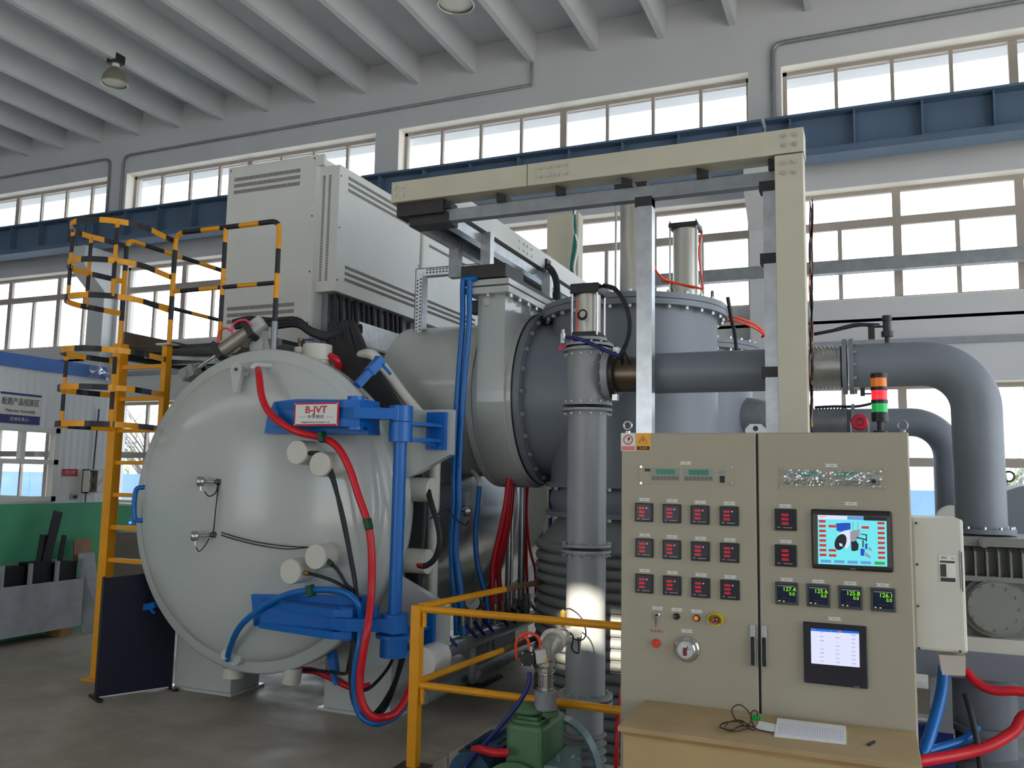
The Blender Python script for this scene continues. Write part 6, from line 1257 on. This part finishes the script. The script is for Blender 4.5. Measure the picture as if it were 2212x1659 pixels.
for k in range(5):
    y = 6.38-k*.29; solo('steel_plate', B((XB-.19+.02*(k % 2), y-.27, .11), (XB-.03, y-.02, .72+.03*(k % 3 == 1))), 'blacksteel', 'black steel plate stack in the bin, '+labs[k], 'plate', 'black plates in the bin')
def lean(p, q, w, t, lab): solo('steel_strip', MB().bar(p, q, w, t, (1, 0, 0)), 'blacksteel', lab, 'plate')
lean(V(XB-.1, 6.03, .6), PX(126, 1105, XB-.14), .1, .012, 'long black steel strip leaning out of the bin'); lean(V(XB-.1, 6.2, .6), PX(139, 1156, XB-.12), .05, .012, 'shorter black steel strip leaning out of the bin'); lean(V(XB-.1, 5.98, .6), PX(95, 1155, XB-.14), .08, .012, 'broad black steel strip behind the long one in the bin')
pl = thing('leaning_plate', 'bare steel plate leaning against the end of the bin', 'plate', (-7.45, 6.5, 0)); part('plate', MB().prism([(XB+.02, 6.44, 0), (XB+.1, 6.62, 0), (XB-.1, 6.6, .78), (XB-.12, 6.44, .78)], (0, .02, .01)), 'galvbin', pl); part('back_plate', MB().prism([(XB-.16, 6.42, .7), (XB-.16, 6.64, .7), (XB-.18, 6.64, .93), (XB-.18, 6.42, .93)], (.012, 0, 0)), 'rustpipe', pl)
# signs and boxes on the partition
XS = XP+.002
sg_ = thing('area_sign', 'white sign with blue bands and Chinese lettering on the partition', 'sign', (XS, 5.78, 2.05)); sy0, sy1, sz0, sz1 = 5.56, 6.0, 2.08, 2.38
part('board', B((XS, sy0, sz0), (XS+.008, sy1, sz1)), 'white', sg_); part('top_band', B((XS+.008, sy0, sz1-.022), (XS+.0095, sy1, sz1)), 'signblue', sg_); part('bottom_band', B((XS+.008, sy0, sz0), (XS+.0095, sy1, sz0+.085)), 'signblue', sg_)
text('板翅产品组装区', .078, (XS+.01, (sy0+sy1)/2+.0, sz0+.21), (0, 1, 0), (0, 0, 1), 'black', sg_, 'chinese_lettering', .0004, sx=.74); text('Plate-bar Assembly', .042, (XS+.01, (sy0+sy1)/2, sz0+.125), (0, 1, 0), (0, 0, 1), 'slot', sg_, 'latin_lettering', .0004); text('区域负责人:', .04, (XS+.011, (sy0+sy1)/2, sz0+.042), (0, 1, 0), (0, 0, 1), 'white', sg_, 'white_lettering', .0004)
rs = thing('fire_sign', 'small red sign with white marks left of the switch box', 'sign', (XS, 6.4, 1.57)); part('board', B((XS, 6.31, 1.575), (XS+.006, 6.49, 1.65)), 'redplastic', rs); text('消火栓', .045, (XS+.007, 6.4, 1.613), (0, 1, 0), (0, 0, 1), 'cream', rs, 'lettering', .0004)
eb = thing('switch_box', 'open grey electrical switch box on the partition wall', 'box', (XS+.06, 6.66, 1.39)); part('housing', MB().box((XS, 6.56, 1.4), (XS+.1, 6.57, 1.65)).box((XS, 6.56, 1.4), (XS+.1, 6.74, 1.41)).box((XS, 6.56, 1.64), (XS+.1, 6.74, 1.65)).box((XS, 6.73, 1.4), (XS+.1, 6.74, 1.65)).box((XS, 6.56, 1.4), (XS+.01, 6.74, 1.65)), 'cream', eb); part('panel', B((XS+.09, 6.67, 1.41), (XS+.1, 6.73, 1.64)), 'white', eb); part('breaker', B((XS+.01, 6.59, 1.55), (XS+.06, 6.65, 1.62)), 'knob', eb); part('breaker', B((XS+.01, 6.59, 1.43), (XS+.06, 6.65, 1.52)), 'knob', eb); part('conduit', MB().cyl((XS+.02, 6.67, 1.65), (XS+.02, 6.69, 2.3), .008, n=8), 'slot', eb); part('conduit', MB().cyl((XS+.02, 6.6, 1.3), (XS+.02, 6.6, 1.4), .006, n=8), 'slot', eb); text('⚡', .08, (XS+.101, 6.7, 1.52), (0, 1, 0), (0, 0, 1), 'redplastic', eb, 'flash_mark', .0003)
so = thing('wall_socket', 'small grey socket low on the white partition', 'socket', (XS, 6.47, 1.34)); part('plate', B((XS, 6.43, 1.335), (XS+.012, 6.51, 1.385)), 'galvdull', so, bevel=.003); part('insert', B((XS+.012, 6.45, 1.345), (XS+.016, 6.47, 1.375)), 'slot', so); part('insert', B((XS+.012, 6.475, 1.345), (XS+.016, 6.5, 1.375)), 'slot', so)
tm = thing('tool_trolley', 'grey tool trolley glimpsed between the ladder and furnace door', 'trolley', (-5.9, 6.3, 0)); c = PY(285, 1190, 6.2); part('box', B((c.x-.12, 6.1, .0), (c.x+.25, 6.4, PY(285, 1148, 6.2).z)), 'taupe', tm, bevel=.01); part('meter_head', B((PY(276, 1130, 6.15).x, 6.15, PY(276, 1138, 6.15).z), (PY(292, 1130, 6.15).x, 6.2, PY(276, 1120, 6.15).z)), 'galvdull', tm); q = PY(280, 1129, 6.14); part('blue_light', MB().cyl(q, q+V(0, .02, 0), .013, n=12), 'bluelight', tm)
# ================================================================ HIGH-BAY LAMPS
def lamp(x, y, Y, zr, lab):
    c = PY(x, y, Y); t = thing('high_bay_lamp', lab, 'lamp', (c.x, Y, c.z), 'high bay lamps under the roof ribs'); z = c.z
    part('reflector', MB().lathe([(0, .19), (.03, .19), (.12, .168), (.2, .12), (.25, .07), (.26, .06)], (c.x, Y, z), (0, 0, 1), 32, True, False), 'lampshade', t); part('rim', MB().torus((c.x, Y, z), (0, 0, 1), .19, .01, 32, 6), 'steel', t)
    part('lens', MB().lathe([(0, .18), (.01, .18)], (c.x, Y, z+.02), (0, 0, 1), 28), 'lens', t); part('neck', MB().cyl((c.x, Y, z+.26), (c.x, Y, z+.32), .055, n=16), 'white', t); part('ballast', B((c.x-.1, Y-.09, z+.32), (c.x+.1, Y+.09, z+.46)), 'darksteel', t, bevel=.01); part('hanger', MB().cyl((c.x, Y, z+.46), (c.x, Y, HC+.02), .015, n=8), 'darksteel', t)
Yl = PX(245, 130, -9.63).y
lamp(247, 181, 9.15, 0, 'grey bell shaped lamp hanging under the ribs at the left'); lamp(985, 10, 7.6, 0, 'bell shaped lamp cut by the top edge of the picture')
